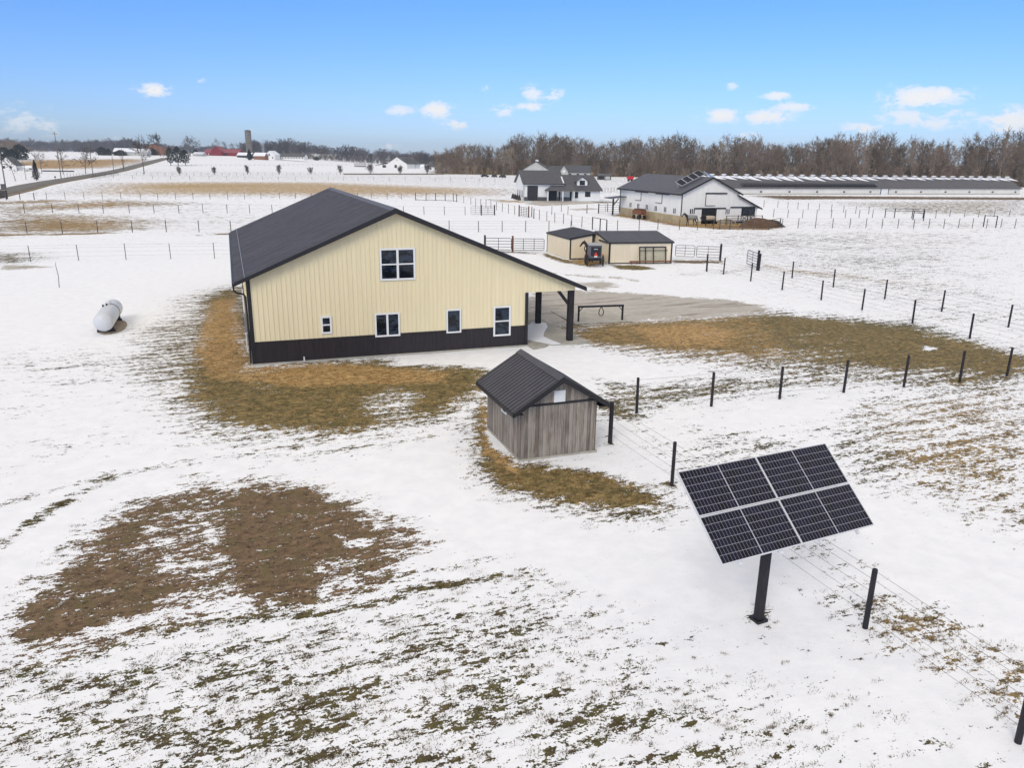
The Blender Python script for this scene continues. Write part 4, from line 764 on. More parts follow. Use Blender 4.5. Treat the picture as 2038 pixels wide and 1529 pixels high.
st = MB().path([(0, 0, 0), (.05, .02, .9), (-.02, 0, 1.7), (.03, 0, 1.95)], [.03, .025, .02, .01], 5).build('marker_stake', 'pole'); st.location = G(118, 572); tag(st, 'single thin leaning stake in the snow above the propane tank', 'stake')

# ------------------------------------------------------------------ the two shelters by the lane
A1 = Loc(G(1133.4, 516.2), 18)
s1 = thing('animal_shelter', 'left cream shelter with dark sloping roof beside the horse and buggy', 'shelter', A1.o, A1.yaw)
zt = lambda x: 2.06 + x * .17
w = MB(); w.prism([(0, 0, 0), (2.55, 0, 0), (2.55, 0, zt(2.55)), (0, 0, zt(0))], (0, .08, 0)); w.box(0, .08, 0, .08, 6.7, zt(0)); w.prism([(0, 6.7, 0), (2.9, 6.7, 0), (2.9, 6.7, zt(2.9)), (0, 6.7, zt(0))], (0, .08, 0)); w.box(2.9, .08, 0, 2.98, 6.7, zt(2.9))
for i in range(11): x = .16 + i * .2286; w.box(x - .03, -.014, .05, x + .03, 0, zt(x) - .02)
for i in range(29): y = .16 + i * .2286; w.box(-.014, y - .03, .05, 0, y + .03, zt(0) - .02)
w.build('wall', 'cream2', s1)
r_ = MB(); nn = slope(r_, (-.06, -.08, zt(-.06) + .09), (-.06, 6.9, zt(-.06) + .09), (3.1, 6.9, zt(3.1) + .09), (3.1, -.08, zt(3.1) + .09), .06); ribs(r_, (-.06, -.08, zt(-.06) + .09), (-.06, 6.9, zt(-.06) + .09), (3.1, -.08, zt(3.1) + .09), (3.1, 6.9, zt(3.1) + .09), 29, .05, .022, nn); r_.build('roof', 'roofgrey', s1)
t_ = MB(); t_.prism([(-.08, -.1, zt(-.08) - .06), (2.6, -.1, zt(2.6) - .06), (2.6, -.1, zt(2.6) + .10), (-.08, -.1, zt(-.08) + .10)], (0, .025, 0)); t_.box(-.085, -.075, zt(0) - .07, -.06, 6.9, zt(0) + .075); t_.build('rake_trim', 'trim', s1)
MB().box(-.03, -.03, 0, .12, -.001, zt(0) - .06).build('corner_trim', 'trim', s1); MB().box(2.44, -.03, 0, 2.56, -.001, zt(2.44) - .06).build('corner_trim', 'trim', s1); MB().box(-.03, 6.6, 0, -.002, 6.74, zt(0) - .07).build('corner_trim', 'trim', s1)
MB().box(.12, -.02, 0, 2.44, -.001, .10).build('base_trim', 'trim', s1)
A2 = Loc(G(1211.3, 525), 11.5)
s2 = thing('animal_shelter', 'right cream shelter with dark sloping roof and a big framed opening', 'shelter', A2.o, A2.yaw)
L2 = 6.6; D2 = 4.3; zy = lambda y: 2.05 + y * .135
w = MB(); w.box(0, 0, 0, L2, .08, zy(0)); w.prism([(0, .08, 0), (0, D2, 0), (0, D2, zy(D2)), (0, .08, zy(.08))], (.08, 0, 0)); w.prism([(L2 - .08, .08, 0), (L2 - .08, D2, 0), (L2 - .08, D2, zy(D2)), (L2 - .08, .08, zy(.08))], (.08, 0, 0)); w.box(.08, D2 - .08, 0, L2 - .08, D2, zy(D2))
for i in range(28): x = .2 + i * .2286; w.box(x - .03, -.014, .05, x + .03, 0, zy(0) - .02)
for i in range(18): y = .2 + i * .2286; w.box(-.014, y - .03, .05, 0, y + .03, zy(y) - .02)
w.build('wall', 'cream2', s2)
r_ = MB(); nn = slope(r_, (-.08, -.1, zy(-.1) + .09), (L2 + .15, -.1, zy(-.1) + .09), (L2 + .15, D2 + .5, zy(D2 + .5) + .09), (-.08, D2 + .5, zy(D2 + .5) + .09), .06); ribs(r_, (-.08, -.1, zy(-.1) + .09), (L2 + .15, -.1, zy(-.1) + .09), (-.08, D2 + .5, zy(D2 + .5) + .09), (L2 + .15, D2 + .5, zy(D2 + .5) + .09), 29, .05, .022, nn); r_.build('roof', 'roofgrey', s2)
t_ = MB(); t_.prism([(-.1, -.1, zy(-.1) - .06), (-.1, D2 + .5, zy(D2 + .5) - .06), (-.1, D2 + .5, zy(D2 + .5) + .1), (-.1, -.1, zy(-.1) + .1)], (.025, 0, 0)); t_.prism([(L2 + .14, -.1, zy(-.1) - .06), (L2 + .14, D2 + .5, zy(D2 + .5) - .06), (L2 + .14, D2 + .5, zy(D2 + .5) + .1), (L2 + .14, -.1, zy(-.1) + .1)], (.025, 0, 0)); t_.box(-.075, -.125, zy(0) - .06, L2 + .14, -.1, zy(0) + .07); t_.build('rake_trim', 'trim', s2)
MB().box(-.03, -.03, 0, .12, -.001, zy(0) - .06).build('corner_trim', 'trim', s2); MB().box(L2 - .12, -.03, 0, L2 + .03, -.001, zy(0) - .06).build('corner_trim', 'trim', s2); MB().box(-.03, 0, 0, -.001, .12, zy(0) - .06).build('corner_trim', 'trim', s2)
MB().box(.12, -.02, 0, L2 - .12, -.001, .09).build('base_trim', 'trim', s2)
MB().box(-.10, .5, 1.95, -.02, 3.3, 2.08).build('door_track', 'darkmetal', s2)
op = MB(); op.box(3.2, -.03, .06, 6.05, -.002, 1.42); op.build('board_panel', 'straw', s2)
fp = thing('feeder_panel', 'dark framed feeder panel leaning on the front of the right shelter', 'panel', A2.w((3.12, -.34, 0)), A2.yaw)
fr_ = MB()
for x in (0, .62, 1.45, 2.75): fr_.bar((x, 0, 0), (x, .26, 1.62), .10, .07, (0, 1, 0))
fr_.bar((-.04, .26, 1.62), (2.80, .26, 1.62), .08, .11); fr_.bar((-.04, .20, 1.30), (2.95, .20, 1.30), .05, .04)
fr_.build('frame', 'darkmetal', fp)
be = thing('steel_beam', 'rusty steel beam on short blocks along the foot of the right shelter', 'beam', A2.w((2.0, -.5, 0)), A2.yaw)
MB().bar((0, 0, .26), (4.4, 0, .26), .10, .12).build('beam', 'rust', be)
for x in (.2, .75): MB().box(x - .06, -.06, 0, x + .06, .06, .2).build('block', 'rust', be)

# ------------------------------------------------------------------ horses
def horse(name, label, loc, yaw, coat='horse', pose='stand', turn=0.0, blanket=None, grp=None, s=1.0):
    """body along +x, head at +x"""
    root = thing(name, label, 'horse', loc, yaw, grp); root.scale = (s, s, s)
    V = []; R = []; E = []
    def chain(pts, rs, start=None):
        prev = start
        for q, r in zip(pts, rs):
            V.append(q); R.append(r); i = len(V) - 1
            if prev is not None: E.append((prev, i))
            prev = i
        return prev
    chain([(-.62, 0, 1.18)], [(.24, .25)]); chain([(-.35, 0, 1.16), (0, 0, 1.12), (.32, 0, 1.14), (.55, 0, 1.22)], [(.27, .28), (.28, .30), (.27, .30), (.19, .25)], 0)
    nk = 4; ct_, st_ = math.cos(turn), math.sin(turn)
    hz = {'stand': 1.78, 'low': 1.45, 'walk': 1.62}[pose]
    hd_ = [(.70, 0, 1.38), (.70 + .16 * ct_, .16 * st_, 1.38 + (hz - 1.38) * .55), (.70 + .30 * ct_, .30 * st_, hz), (.70 + .42 * ct_, .42 * st_, hz - .02), (.70 + .58 * ct_, .58 * st_, hz - .22), (.70 + .72 * ct_, .72 * st_, hz - .44)]
    chain(hd_, [(.15, .21), (.11, .16), (.09, .12), (.10, .125), (.075, .09), (.06, .06)], nk)
    for y in (.05, -.05):  # ears
        chain([(.70 + .30 * ct_ - y * st_, .30 * st_ + y * ct_, hz + .12), (.70 + .31 * ct_ - y * 1.3 * st_, .31 * st_ + y * 1.3 * ct_, hz + .22)], [(.03, .03), (.012, .012)], nk + 3)
    sw_ = .16 if pose == 'walk' else .03
    for y, k in ((.14, 1), (-.14, -1)):
        chain([(.48, y, .92), (.48 + sw_ * k, y, .52), (.46 + sw_ * k * 1.2, y, .12), (.50 + sw_ * k * 1.2, y, .03)], [(.10, .12), (.062, .065), (.045, .045), (.06, .06)], 3)
        chain([(-.62, y * 1.1, .92), (-.54 - sw_ * k * .6, y, .66), (-.72 - sw_ * k, y, .46), (-.66 - sw_ * k, y, .12), (-.62 - sw_ * k, y, .03)], [(.14, .17), (.085, .10), (.06, .065), (.045, .05), (.06, .06)], 0)
    me = bpy.data.meshes.new('body'); me.from_pydata(V, E, []); ob_ = bpy.data.objects.new('body', me); COL.objects.link(ob_); ob_.parent = root
    me.materials.append(MT[coat]); sk_ = ob_.modifiers.new('skin', 'SKIN'); sk_.use_smooth_shade = True
    sv = me.skin_vertices[0].data
    for i, r in enumerate(R): sv[i].radius = r; sv[i].use_root = (i == 0)
    ob_.modifiers.new('sub', 'SUBSURF').levels = 2; ob_.modifiers['sub'].render_levels = 2
    mn = MB(); mn.path([(.62, 0, 1.50), (.70 + .12 * ct_ - .05, .12 * st_, 1.45 + (hz - 1.38) * .6), (.70 + .27 * ct_, .27 * st_, hz + .12)], [.05, .06, .03], 6); mn.build('mane', 'black', root, smooth=True)
    MB().path([(-.84, 0, 1.25), (-.98, 0, 1.0), (-.98, 0, .55)], [.05, .07, .02], 6).build('tail', 'black', root, smooth=True)
    if blanket:
        k = MB(); prof = [(-.88, .25, .30), (-.62, .31, .34), (-.35, .335, .355), (0, .345, .37), (.32, .335, .37), (.56, .25, .32)]; n = 12; kk = len(k.v)
        for x, ry, rz in prof:
            for j in range(n + 1):
                a_ = math.pi * (1.28 * j / n - .14); k.v.append((x, ry * math.cos(a_), 1.12 + rz * math.sin(a_) + (.03 if j in (0, n) else 0) - (.12 if j in (0, n) else 0)))
        for i in range(len(prof) - 1):
            for j in range(n): k.f.append((kk + i * (n + 1) + j, kk + i * (n + 1) + j + 1, kk + (i + 1) * (n + 1) + j + 1, kk + (i + 1) * (n + 1) + j))
        bo = k.build('blanket', blanket, root, smooth=True); so_ = bo.modifiers.new('solid', 'SOLIDIFY'); so_.thickness = .03
    return root
# ------------------------------------------------------------------ buggy
bc = G(1184.5, 530); byaw = math.atan2(math.cos(rad(-4)), math.sin(rad(-4)))  # heading, away from the camera
bg_ = thing('buggy', 'grey topped black horse drawn buggy with a red triangle on its back', 'buggy', bc, byaw)
# local: +x forward, y left
bd = MB(); bd.prism([(-.05, -.58, .78), (1.75, -.58, .78), (1.75, -.58, 1.12), (1.45, -.58, 1.25), (1.40, -.58, 1.98), (-.05, -.58, 1.98)], (0, 1.16, 0)); bd.build('body', 'buggy', bg_, bevel=.03)
MB().box(-.075, -.48, .98, -.052, .48, 1.86).build('back_curtain', 'navy', bg_)
rf_ = MB(); rf_.prism([(-.14, -.66, 1.99), (-.14, .66, 1.99), (-.14, .60, 2.06), (-.14, 0, 2.13), (-.14, -.60, 2.06)], (1.72, 0, 0)); rf_.build('roof', 'buggytop', bg_, bevel=.02)
tri = MB(); tri.prism([(-.10, -.21, 1.02), (-.10, .21, 1.02), (-.10, .0, 1.39)], (.02, 0, 0)); tri = tri.build('warning_triangle', 'red', bg_)
t2 = MB(); t2.prism([(-.112, -.13, 1.075), (-.112, .13, 1.075), (-.112, .0, 1.30)], (.012, 0, 0)); t2.build('reflector', 'orangered', tri)
MB().box(-.11, -.15, .88, -.09, .15, 1.0).build('plate', 'white', bg_)
for y in (.10, -.10): MB().box(-.082, y - .06, 1.62, -.07, y + .06, 1.68).build('lamp', 'white', bg_)
for y, q_ in ((.66, 1), (-.66, 1)): MB().lathe([(.05, 0), (.05, .05), (.02, .06)], 10, (-.12, y, 1.16), (-1, 0, 0)).build('tail_light', 'red', bg_)
un = MB(); un.box(-.05, -.50, .64, 1.7, .50, .78); un.bar((.15, -.72, .54), (.15, .72, .54), .07, .07); un.bar((1.45, -.70, .50), (1.45, .70, .50), .07, .07); un.bar((.15, -.4, .54), (.15, -.4, .66), .2, .06, (0, 1, 0)); un.bar((.15, .4, .54), (.15, .4, .66), .2, .06, (0, 1, 0)); un.box(-.22, -.45, .60, -.06, .45, .68); un.build('undercarriage', 'black', bg_)
for x, y, r in ((.15, .76, .54), (.15, -.76, .54), (1.45, .74, .49), (1.45, -.74, .49)):
    wh = MB(); wh.path([(x + r * math.cos(a_), y, r + r * math.sin(a_) * .98) for a_ in np.linspace(0, 2 * math.pi, 25)[:-1]], .03, 6, closed=True)
    for a_ in np.linspace(0, 2 * math.pi, 13)[:-1]: wh.bar((x, y, r), (x + r * math.cos(a_), y, r + r * math.sin(a_)), .028, .028, (0, 1, 0))
    wh.lathe([(.07, -.09), (.08, 0), (.06, .09)], 10, (x, y, r), (0, 1, 0)); wh.build('wheel', 'black', bg_)
for y in (.33, -.33): MB().path([(1.6, y, .62), (2.6, y, .92), (3.9, y * .8, 1.12)], .028, 6).build('shaft', 'black', bg_)
_bw = Matrix.Translation(Vector(bc)) @ Matrix.Rotation(byaw, 4, 'Z')
hp = _bw @ Vector((3.15, 0.10, 0))
hb = horse('harness_horse', 'dark bay horse hitched in front of the buggy, head turned left', tuple(hp), byaw + .12, 'horse', 'stand', 1.15, s=1.06)
ha = MB(); ha.path([(.58 + .06 * math.cos(a_), .31 * math.cos(a_), 1.20 + .34 * math.sin(a_)) for a_ in np.linspace(0, 2 * math.pi, 17)[:-1]], .045, 6, closed=True); ha.build('collar', 'black', hb); ha = MB(); ha.path([(.0, .34 * math.cos(a_), 1.13 + .36 * math.sin(a_)) for a_ in np.linspace(0, 2 * math.pi, 17)[:-1]], .03, 5, closed=True); ha.build('harness', 'black', hb)
MB().box(1.02, .68, 1.28, 1.05, .71, 1.5).build('blaze', 'whitehair', hb)

# ------------------------------------------------------------------ white horse barn
HB = Loc(G(1353, 446), 18)
wb = thing('horse_barn', 'white horse barn with dark grey roof, tan block base and a lean-to on its right', 'barn', HB.o, HB.yaw)
WL = 22.6; eh = 5.0; rx, rz = 5.3, 7.45; ex_ = 10.7
zl = lambda x: rz - abs(x - rx) * (rz - eh) / rx
lz = lambda x: 4.62 - (x - 10.3) * .455
w = MB(); w.prism([(0, 0, 1.3), (14.4, 0, .3), (14.4, 0, lz(14.4) - .08), (10.4, 0, lz(10.4) - .08), (10.4, 0, zl(10.4) - .08), (rx, 0, rz - .08), (0, 0, eh - .06)], (0, .15, 0))
w.box(0, .15, 1.3, .15, WL, eh - .02); w.box(10.45, .15, 0, 10.6, WL, eh); w.box(14.25, .15, .3, 14.4, WL, lz(14.4) - .08); w.prism([(0, WL, 0), (10.6, WL, 0), (10.6, WL, eh - .05), (rx, WL, rz - .08), (0, WL, eh - .05)], (0, .15, 0)); w.prism([(10.6, WL, 0), (14.4, WL, 0), (14.4, WL, lz(14.4) - .1), (10.6, WL, lz(10.6) - .1)], (0, .15, 0))
w.build('wall', 'whitewall', wb)
fn = MB(); fn.prism([(-.05, -.05, -.2), (3.85, -.05, -.2), (3.85, -.05, .9), (2.45, -.05, 1.3), (-.05, -.05, 1.3)], (0, .049, 0)); fn.box(-.05, -.001, -.2, -.001, WL, 1.3); fn.build('foundation', 'block', wb)
dk = MB(); dk.box(6.9, -1.4, -.1, 8.9, -.06, .62); dk.build('loading_dock', 'block', wb)
r_ = MB(); xo = -.5; xo2 = 11.1
slope(r_, (xo, -.45, zl(xo)), (xo, WL + .6, zl(xo)), (rx, WL + .6, rz), (rx, -.45, rz), .08); slope(r_, (xo2, -.45, zl(xo2)), (xo2, WL + .6, zl(xo2)), (rx, WL + .6, rz), (rx, -.45, rz), .08)
roof_ = r_.build('roof', 'roofgrey', wb)
slp = MB(); slope(slp, (15.1, -.45, lz(15.1)), (15.1, WL + .6, lz(15.1)), (10.25, WL + .6, lz(10.25)), (10.25, -.45, lz(10.25)), .08); slp.build('lean_to_roof', 'roofgrey', wb)
t_ = MB(); t_.prism([(xo, -.45, zl(xo) + .01), (rx, -.45, rz + .01), (xo2, -.45, zl(xo2) + .01), (xo2, -.45, zl(xo2) - .26), (rx, -.45, rz - .28), (xo, -.45, zl(xo) - .26)], (0, -.05, 0)); t_.box(xo - .10, -.45, zl(xo) - .24, xo, WL + .6, zl(xo) - .05); t_.build('rake_trim', 'trim', wb)
t_ = MB(); t_.prism([(10.25, -.45, lz(10.25) + .01), (15.1, -.45, lz(15.1) + .01), (15.1, -.45, lz(15.1) - .24), (10.25, -.45, lz(10.25) - .24)], (0, -.05, 0)); t_.build('lean_to_trim', 'trim', wb)
MB().box(-.03, -.05, 1.3, .14, -.002, eh - .1).build('corner_trim', 'trim', wb); MB().path([(-.55, WL - .2, eh - .2), (-.12, WL - .1, eh - .7), (-.12, WL - .1, .3)], .07, 6).build('downspout', 'darkmetal', wb)
def sdoor(par, x0, z0, x1, z1, tr0, tr1, axis='y', off=0.0):
    d = MB(); f = MB()
    B_ = (lambda mb, a, b, c, e, p, q: mb.box(a, -q, b, c, -p, e)) if axis == 'y' else (lambda mb, a, b, c, e, p, q: mb.box(-q, a, b, -p, c, e))
    B_(d, x0, z0, x1, z1, .003, .06); do = d.build('loft_door', 'whitewall', par)
    B_(f, x0 - .09, z0 - .09, x1 + .09, z0, .003, .08); B_(f, x0 - .09, z0, x0, z1, .003, .08) if axis == 'y' else B_(f, x0 - .09, z0, x0, z1, .003, .08)
    f.build('door_frame', 'trim', do)
    k = MB(); B_(k, tr0, z1, tr1, z1 + .22, .003, .13); k.build('door_track', 'trim', do)
sdoor(wb, 4.45, 2.95, 6.15, 4.75, 4.3, 8.3)
sdoor(wb, 14.2, 3.0, 16.3, 4.35, 11.6, 16.4, 'x'); sdoor(wb, 6.5, 2.98, 8.6, 4.35, 4.1, 8.7, 'x')
MB().box(3.85, -.012, .40, 6.65, -.003, 2.36).build('stable_opening', 'black', wb)
for x0, x1 in ((2.55, 3.80), (6.70, 8.1)): MB().box(x0, -.07, .42, x1, -.014, 2.36).build('sliding_door', 'whitewall', wb)
MB().box(2.4, -.16, 2.38, 8.3, -.005, 2.58).build('door_track', 'trim', wb)
MB().box(9.2, -.16, 2.52, 13.9, -.005, 2.72).build('door_track', 'trim', wb)
MB().box(9.3, -.07, .4, 11.3, -.004, 2.50).build('sliding_door', 'whitewall', wb)
xd = MB(); xd.box(11.4, -.06, .36, 13.9, -.003, 2.50); xd = xd.build('stall_door', 'glass', wb)
xf = MB()
for a_, b_ in ((11.4, 12.6), (12.7, 13.9)):
    for p_, q_ in (((a_, .36), (a_, 2.5)), ((b_, .36), (b_, 2.5)), ((a_, .36), (b_, .36)), ((a_, 1.35), (b_, 1.35)), ((a_, 2.5), (b_, 2.5))): xf.bar((p_[0], -.075, p_[1]), (q_[0], -.075, q_[1]), .12, .03, (0, 1, 0))
xf.build('door_frame', 'trim', xd)
xf = MB()
for a_, b_ in ((11.4, 12.6), (12.7, 13.9)):
    xf.box(a_ + .06, -.068, .42, b_ - .06, -.061, 1.3)
pn = xf.build('door_panel', 'whitewall', xd)
xf = MB()
for a_, b_ in ((11.4, 12.6), (12.7, 13.9)): xf.bar((a_, -.085, .36), (b_, -.085, 1.35), .1, .02, (0, 1, 0)); xf.bar((b_, -.092, .36), (a_, -.092, 1.35), .1, .02, (0, 1, 0))
xf.build('cross_brace', 'trim', xd)
window(wb, 1.55, 1.55, 1.15, .95, -.005, 3, 1, .12); window(wb, 7.95, 1.55, 1.15, .95, -.005, 3, 1, .12) if False else None
window(wb, 8.22, 1.5, .95, .95, -.005, 3, 1, .12)
for y in (1.45, 4.6, 7.9, 11.2, 14.5, 17.6): window(wb, y, 1.45, 1.05, 1.05, -.004, 2, 1, .14, axis='x')
# roof top panels
th_ = math.atan2(rz - eh, rx)
pf_ = thing('roof_solar_panels', 'four tilted solar panels on the left slope of the white horse barn roof', 'solar panels', HB.w((rx - .45, 2.8, rz + .02)), HB.yaw)
for i in range(4):
    k = MB(); k.box(-.52, -.85, -.02, .52, .85, .02); ob_ = k.build('panel', 'cellsfar', pf_); ob_.rotation_euler = (0, 0, 0)
    ob_.matrix_local = Matrix.Translation((-.55 - i * 1.05, -.3, .45 - i * .48)) @ Matrix.Rotation(-th_, 4, 'Y') @ Matrix.Rotation(rad(22), 4, 'X')
    f = MB(); f.box(-.55, -.88, -.04, .55, -.85, .03); f.box(-.55, .85, -.04, .55, .88, .03); f.box(-.55, -.85, -.04, -.52, .85, .03); f.box(.52, -.85, -.04, .55, .85, .03); f.build('frame', 'alu', ob_)
k = MB(); k.bar((-.2, .35, .5), (-4.1, .35, -1.3), .06, .06); k.bar((-.4, .35, .5), (-.4, .35, -.15), .05, .05); k.bar((-3.9, .35, -1.2), (-3.9, .35, -1.75), .05, .05); k.build('rack', 'alu', pf_)
pf_ = thing('roof_solar_panels', 'solar panels seen edge on over the white horse barn right slope', 'solar panels', HB.w((rx + .3, 3.0, rz)), HB.yaw)
for i in range(5):
    k = MB(); k.box(-.52, -.85, -.02, .52, .85, .02); ob_ = k.build('panel', 'cellsfar', pf_); ob_.matrix_local = Matrix.Translation((.75 + i * 1.02, .0, .30 - i * .47)) @ Matrix.Rotation(th_, 4, 'Y') @ Matrix.Rotation(rad(20), 4, 'X')
    f = MB(); f.box(-.55, -.88, -.04, .55, -.85, .03); f.box(-.55, .85, -.04, .55, .88, .03); f.box(-.55, -.85, -.04, -.52, .85, .03); f.box(.52, -.85, -.04, .55, .85, .03); f.build('frame', 'alu', ob_)
# porch roof at the left end
pr_ = MB(); pr_.prism([(-3.2, WL - 2.6, 2.95), (-.02, WL - 2.6, 3.25), (-.02, WL + .4, 3.25), (-3.2, WL + .4, 2.95)], (0, 0, .14)); pr_ = pr_.build('side_canopy', 'roofgrey', wb)
MB().box(-2.6, WL - 2.3, 0, -2.35, WL - 2.05, 2.95).build('canopy_post', 'postblack', pr_); MB().bar((-2.35, WL - 2.18, 1.9), (-1.4, WL - 2.18, 3.0), .15, .15).build('brace', 'postblack', pr_)
# heap, trailer and rails in the yard
def heap(name, label, cat, c, rx_, ry_, h, m, seed=1, yaw=0):
    R2 = random.Random(seed); mb = MB(); n = 22; kk = 7
    for i in range(kk + 1):
        f = i / kk
        for j in range(n):
            a_ = 2 * math.pi * j / n; rj = (1 - f * .97) * (1 + .16 * math.sin(3 * a_ + seed) + R2.uniform(-.06, .06)); mb.v.append((rx_ * rj * math.cos(a_), ry_ * rj * math.sin(a_), h * (1 - (1 - f) ** 2.2) * (1 + R2.uniform(-.05, .08)) - .05))
    for i in range(kk):
        for j in range(n): mb.f.append((i * n + j, i * n + (j + 1) % n, (i + 1) * n + (j + 1) % n, (i + 1) * n + j))
    mb.f.append(tuple(kk * n + j for j in range(n))); o = mb.build(name, m, smooth=True); o.location = tuple(c); o.rotation_euler = (0, 0, yaw); return tag(o, label, cat)
heap('manure_heap', 'brown straw and manure heap beside the lean-to of the white horse barn', 'heap', G(1508, 451), 3.3, 2.2, 1.35, 'manure', 3, .2)
heap('soil_heap', 'black soil heap right of the brown manure heap', 'heap', G(1535, 450), 2.4, 1.8, 1.0, 'soil', 5)
rt = thing('hay_trailer', 'rusty red implement parked against the block base of the white horse barn', 'implement', HB.w((-1.7, 11.2, 0)), HB.yaw + rad(98))
MB().box(-1.3, -.6, .8, 1.3, .6, 1.5).build('box', 'rust', rt, bevel=.05); MB().box(-2.2, -.08, .7, -1.3, .08, .85).build('tongue', 'rust', rt); MB().box(-1.2, -.5, 1.5, .9, .5, 1.75).build('load', 'manure', rt)
for x in (-.7, .7): MB().lathe([(.1, -.75), (.38, -.72), (.38, -.58), (.1, -.55)], 14, (x, 0, .38), (0, 1, 0)).build('wheel', 'black', rt); MB().lathe([(.1, .55), (.38, .58), (.38, .72), (.1, .75)], 14, (x, 0, .38), (0, 1, 0)).build('wheel', 'black', rt)
fence('corral_fence', 'brown rail corral fence before the stall doors of the white horse barn', 'fence', [HB.w(q_) for q_ in [(7.4, -1.9, 0), (9.6, -1.9, 0), (11.9, -2.0, 0), (14.0, -2.2, 0)]], 'heavy', 1.45, 'postwood', (), rails=(.5, .95, 1.38))
fence('corral_fence', 'dark rail corral fence around the manure heap', 'fence', gp([(1432, 456), (1452.4, 456.4), (1478, 457), (1499, 457), (1530, 456), (1552, 452)]), 'heavy', 1.45, 'postwood', (), rails=(.5, .95, 1.38))
horse('blanket_horse', 'dark horse in a grey blanket walking left at the corner of the white horse barn', G(1374, 449), math.pi + .2, 'horse', 'walk', .0, 'blanket', s=1.12)
horse('blanket_horse', 'dark horse in a tan blanket before the open stable door', G(1410, 450), math.pi + .25, 'horse', 'low', .0, 'blankettan', s=1.1)

# ------------------------------------------------------------------ white house with the garage
HL = Loc(G(1043, 399.3), 10)
ho = thing('farm_house', 'white farmhouse with dark metal roof, tall garage wing and a dormer', 'house', HL.o, HL.yaw)
gd = 11.6; ge = 4.15; gr = 7.0; gl = 9.9; ry_ = gd / 2
w = MB(); w.prism([(0, 0, 0), (0, gd, 0), (0, gd, ge), (0, ry_, gr - .1), (0, 0, ge)], (.2, 0, 0)); w.box(.2, 0, 0, gl, .2, ge); w.box(.2, gd - .2, 0, gl, gd, ge); w.prism([(gl - .2, .2, 0), (gl - .2, gd - .2, 0), (gl - .2, gd - .2, ge), (gl - .2, ry_, gr - .15), (gl - .2, .2, ge)], (.2, 0, 0))
w.box(gl + .001, .05, 0, 19.0, .25, 2.8); w.box(18.8, .25, 0, 19.0, 9.0, 2.8); w.box(gl, 8.8, 0, 18.8, 9.0, 2.8); w.build('wall', 'housewall', ho)
r_ = MB(); sg_ = (gr - ge) / ry_
slope(r_, (-.5, -.5, ge - .5 * sg_ + .1), (gl + .2, -.5, ge - .5 * sg_ + .1), (gl + .2, ry_, gr + .05), (-.5, ry_, gr + .05), .12); slope(r_, (-.5, gd + .5, ge - .5 * sg_ + .1), (gl + .2, gd + .5, ge - .5 * sg_ + .1), (gl + .2, ry_, gr + .05), (-.5, ry_, gr + .05), .12)
n_ = Vector((0, -sg_, 1)); ribs(r_, (-.5, -.5, ge - .5 * sg_ + .1), (gl + .2, -.5, ge - .5 * sg_ + .1), (-.5, ry_, gr + .05), (gl + .2, ry_, gr + .05), 24, .05, .04, n_)
ro_ = r_.build('roof', 'roofgrey', ho)
wr_ = MB(); wr = 6.1; wm = 5.0; sgw = (wr - 2.8) / wm
wr_.prism([(gl + .21, -.6, 2.8 - .6 * sgw + .1), (19.6, -.6, 2.8 - .6 * sgw + .1), (18.4, wm, wr), (gl + .21, wm, wr)], (0, .05, -.12)); wr_.prism([(gl + .21, 9.6, 2.7), (19.6, 9.6, 2.7), (18.4, wm, wr), (gl + .21, wm, wr)], (0, -.05, -.12)); wr_.prism([(19.6, -.6, 2.8 - .6 * sgw + .1), (19.6, 9.6, 2.7), (18.4, wm, wr)], (-.05, 0, -.12)); wr_.build('wing_roof', 'roofgrey', ho)
sn_ = MB(); sn_.bar((gl - .15, .0, ge + .02), (gl - .1, 3.0, 5.65), .35, .14); sn_.build('snow', 'snow', ro_)
pr_ = MB()
for poly in ([(5.0, -2.4, 2.55), (12.3, -2.4, 2.55), (11.6, -.3, 3.65), (6.6, -.3, 3.65)], [(5.0, -2.4, 2.55), (6.6, -.3, 3.65), (5.0, -.02, 2.55)], [(12.3, -2.4, 2.55), (11.6, -.3, 3.65), (12.3, -.02, 2.55)]): pr_.prism(poly, (0, .02, -.1))
pr_.build('porch_roof', 'roofgrey', ho)
for x in (5.4, 9.1, 11.9): MB().box(x - .14, -2.2, 0, x + .14, -1.92, 2.48).build('porch_post', 'white', ho)
dg = MB(); dg.box(.75, -.06, .05, 3.35, -.003, 3.55); dg.build('garage_door', 'darkmetal', ho); dg = MB(); dg.box(5.7, -.06, .05, 8.1, -.003, 2.4); dg.build('garage_door', 'black', ho)
fd = MB(); fd.box(8.55, -.06, .05, 9.0, -.003, 2.2); fd.build('front_door', 'navy', ho); MB().box(11.35, -.01, .05, 11.85, .045, 2.2).build('side_door', 'black', ho)
for x0, x1 in ((.02, .7), (3.4, 5.6), (8.16, 8.5)): MB().box(x0, -.09, 0, x1, -.003, .9).build('stone_wainscot', 'greyroof', ho)
MB().box(9.1, -.09, 0, 11.3, -.003, .9).build('stone_wainscot', 'greyroof', ho)
for y in (8.6, 5.6, 2.6): MB().box(-.08, y - .3, .7, -.004, y + .3, 2.3).build('window', 'glass', ho)
window(ho, 12.6, .7, .85, 1.45, .045, 1, 2, .08, colr='black'); window(ho, 15.2, 1.0, 1.35, 1.25, .045, 3, 1, .08, colr='black')
dm = MB(); dm.prism([(13.4, 1.2, 3.3), (16.0, 1.2, 3.3), (16.0, 1.2, 4.7), (14.7, 1.2, 5.65), (13.4, 1.2, 4.7)], (0, 3.6, 0)); dmo = dm.build('dormer', 'housewall', ho)
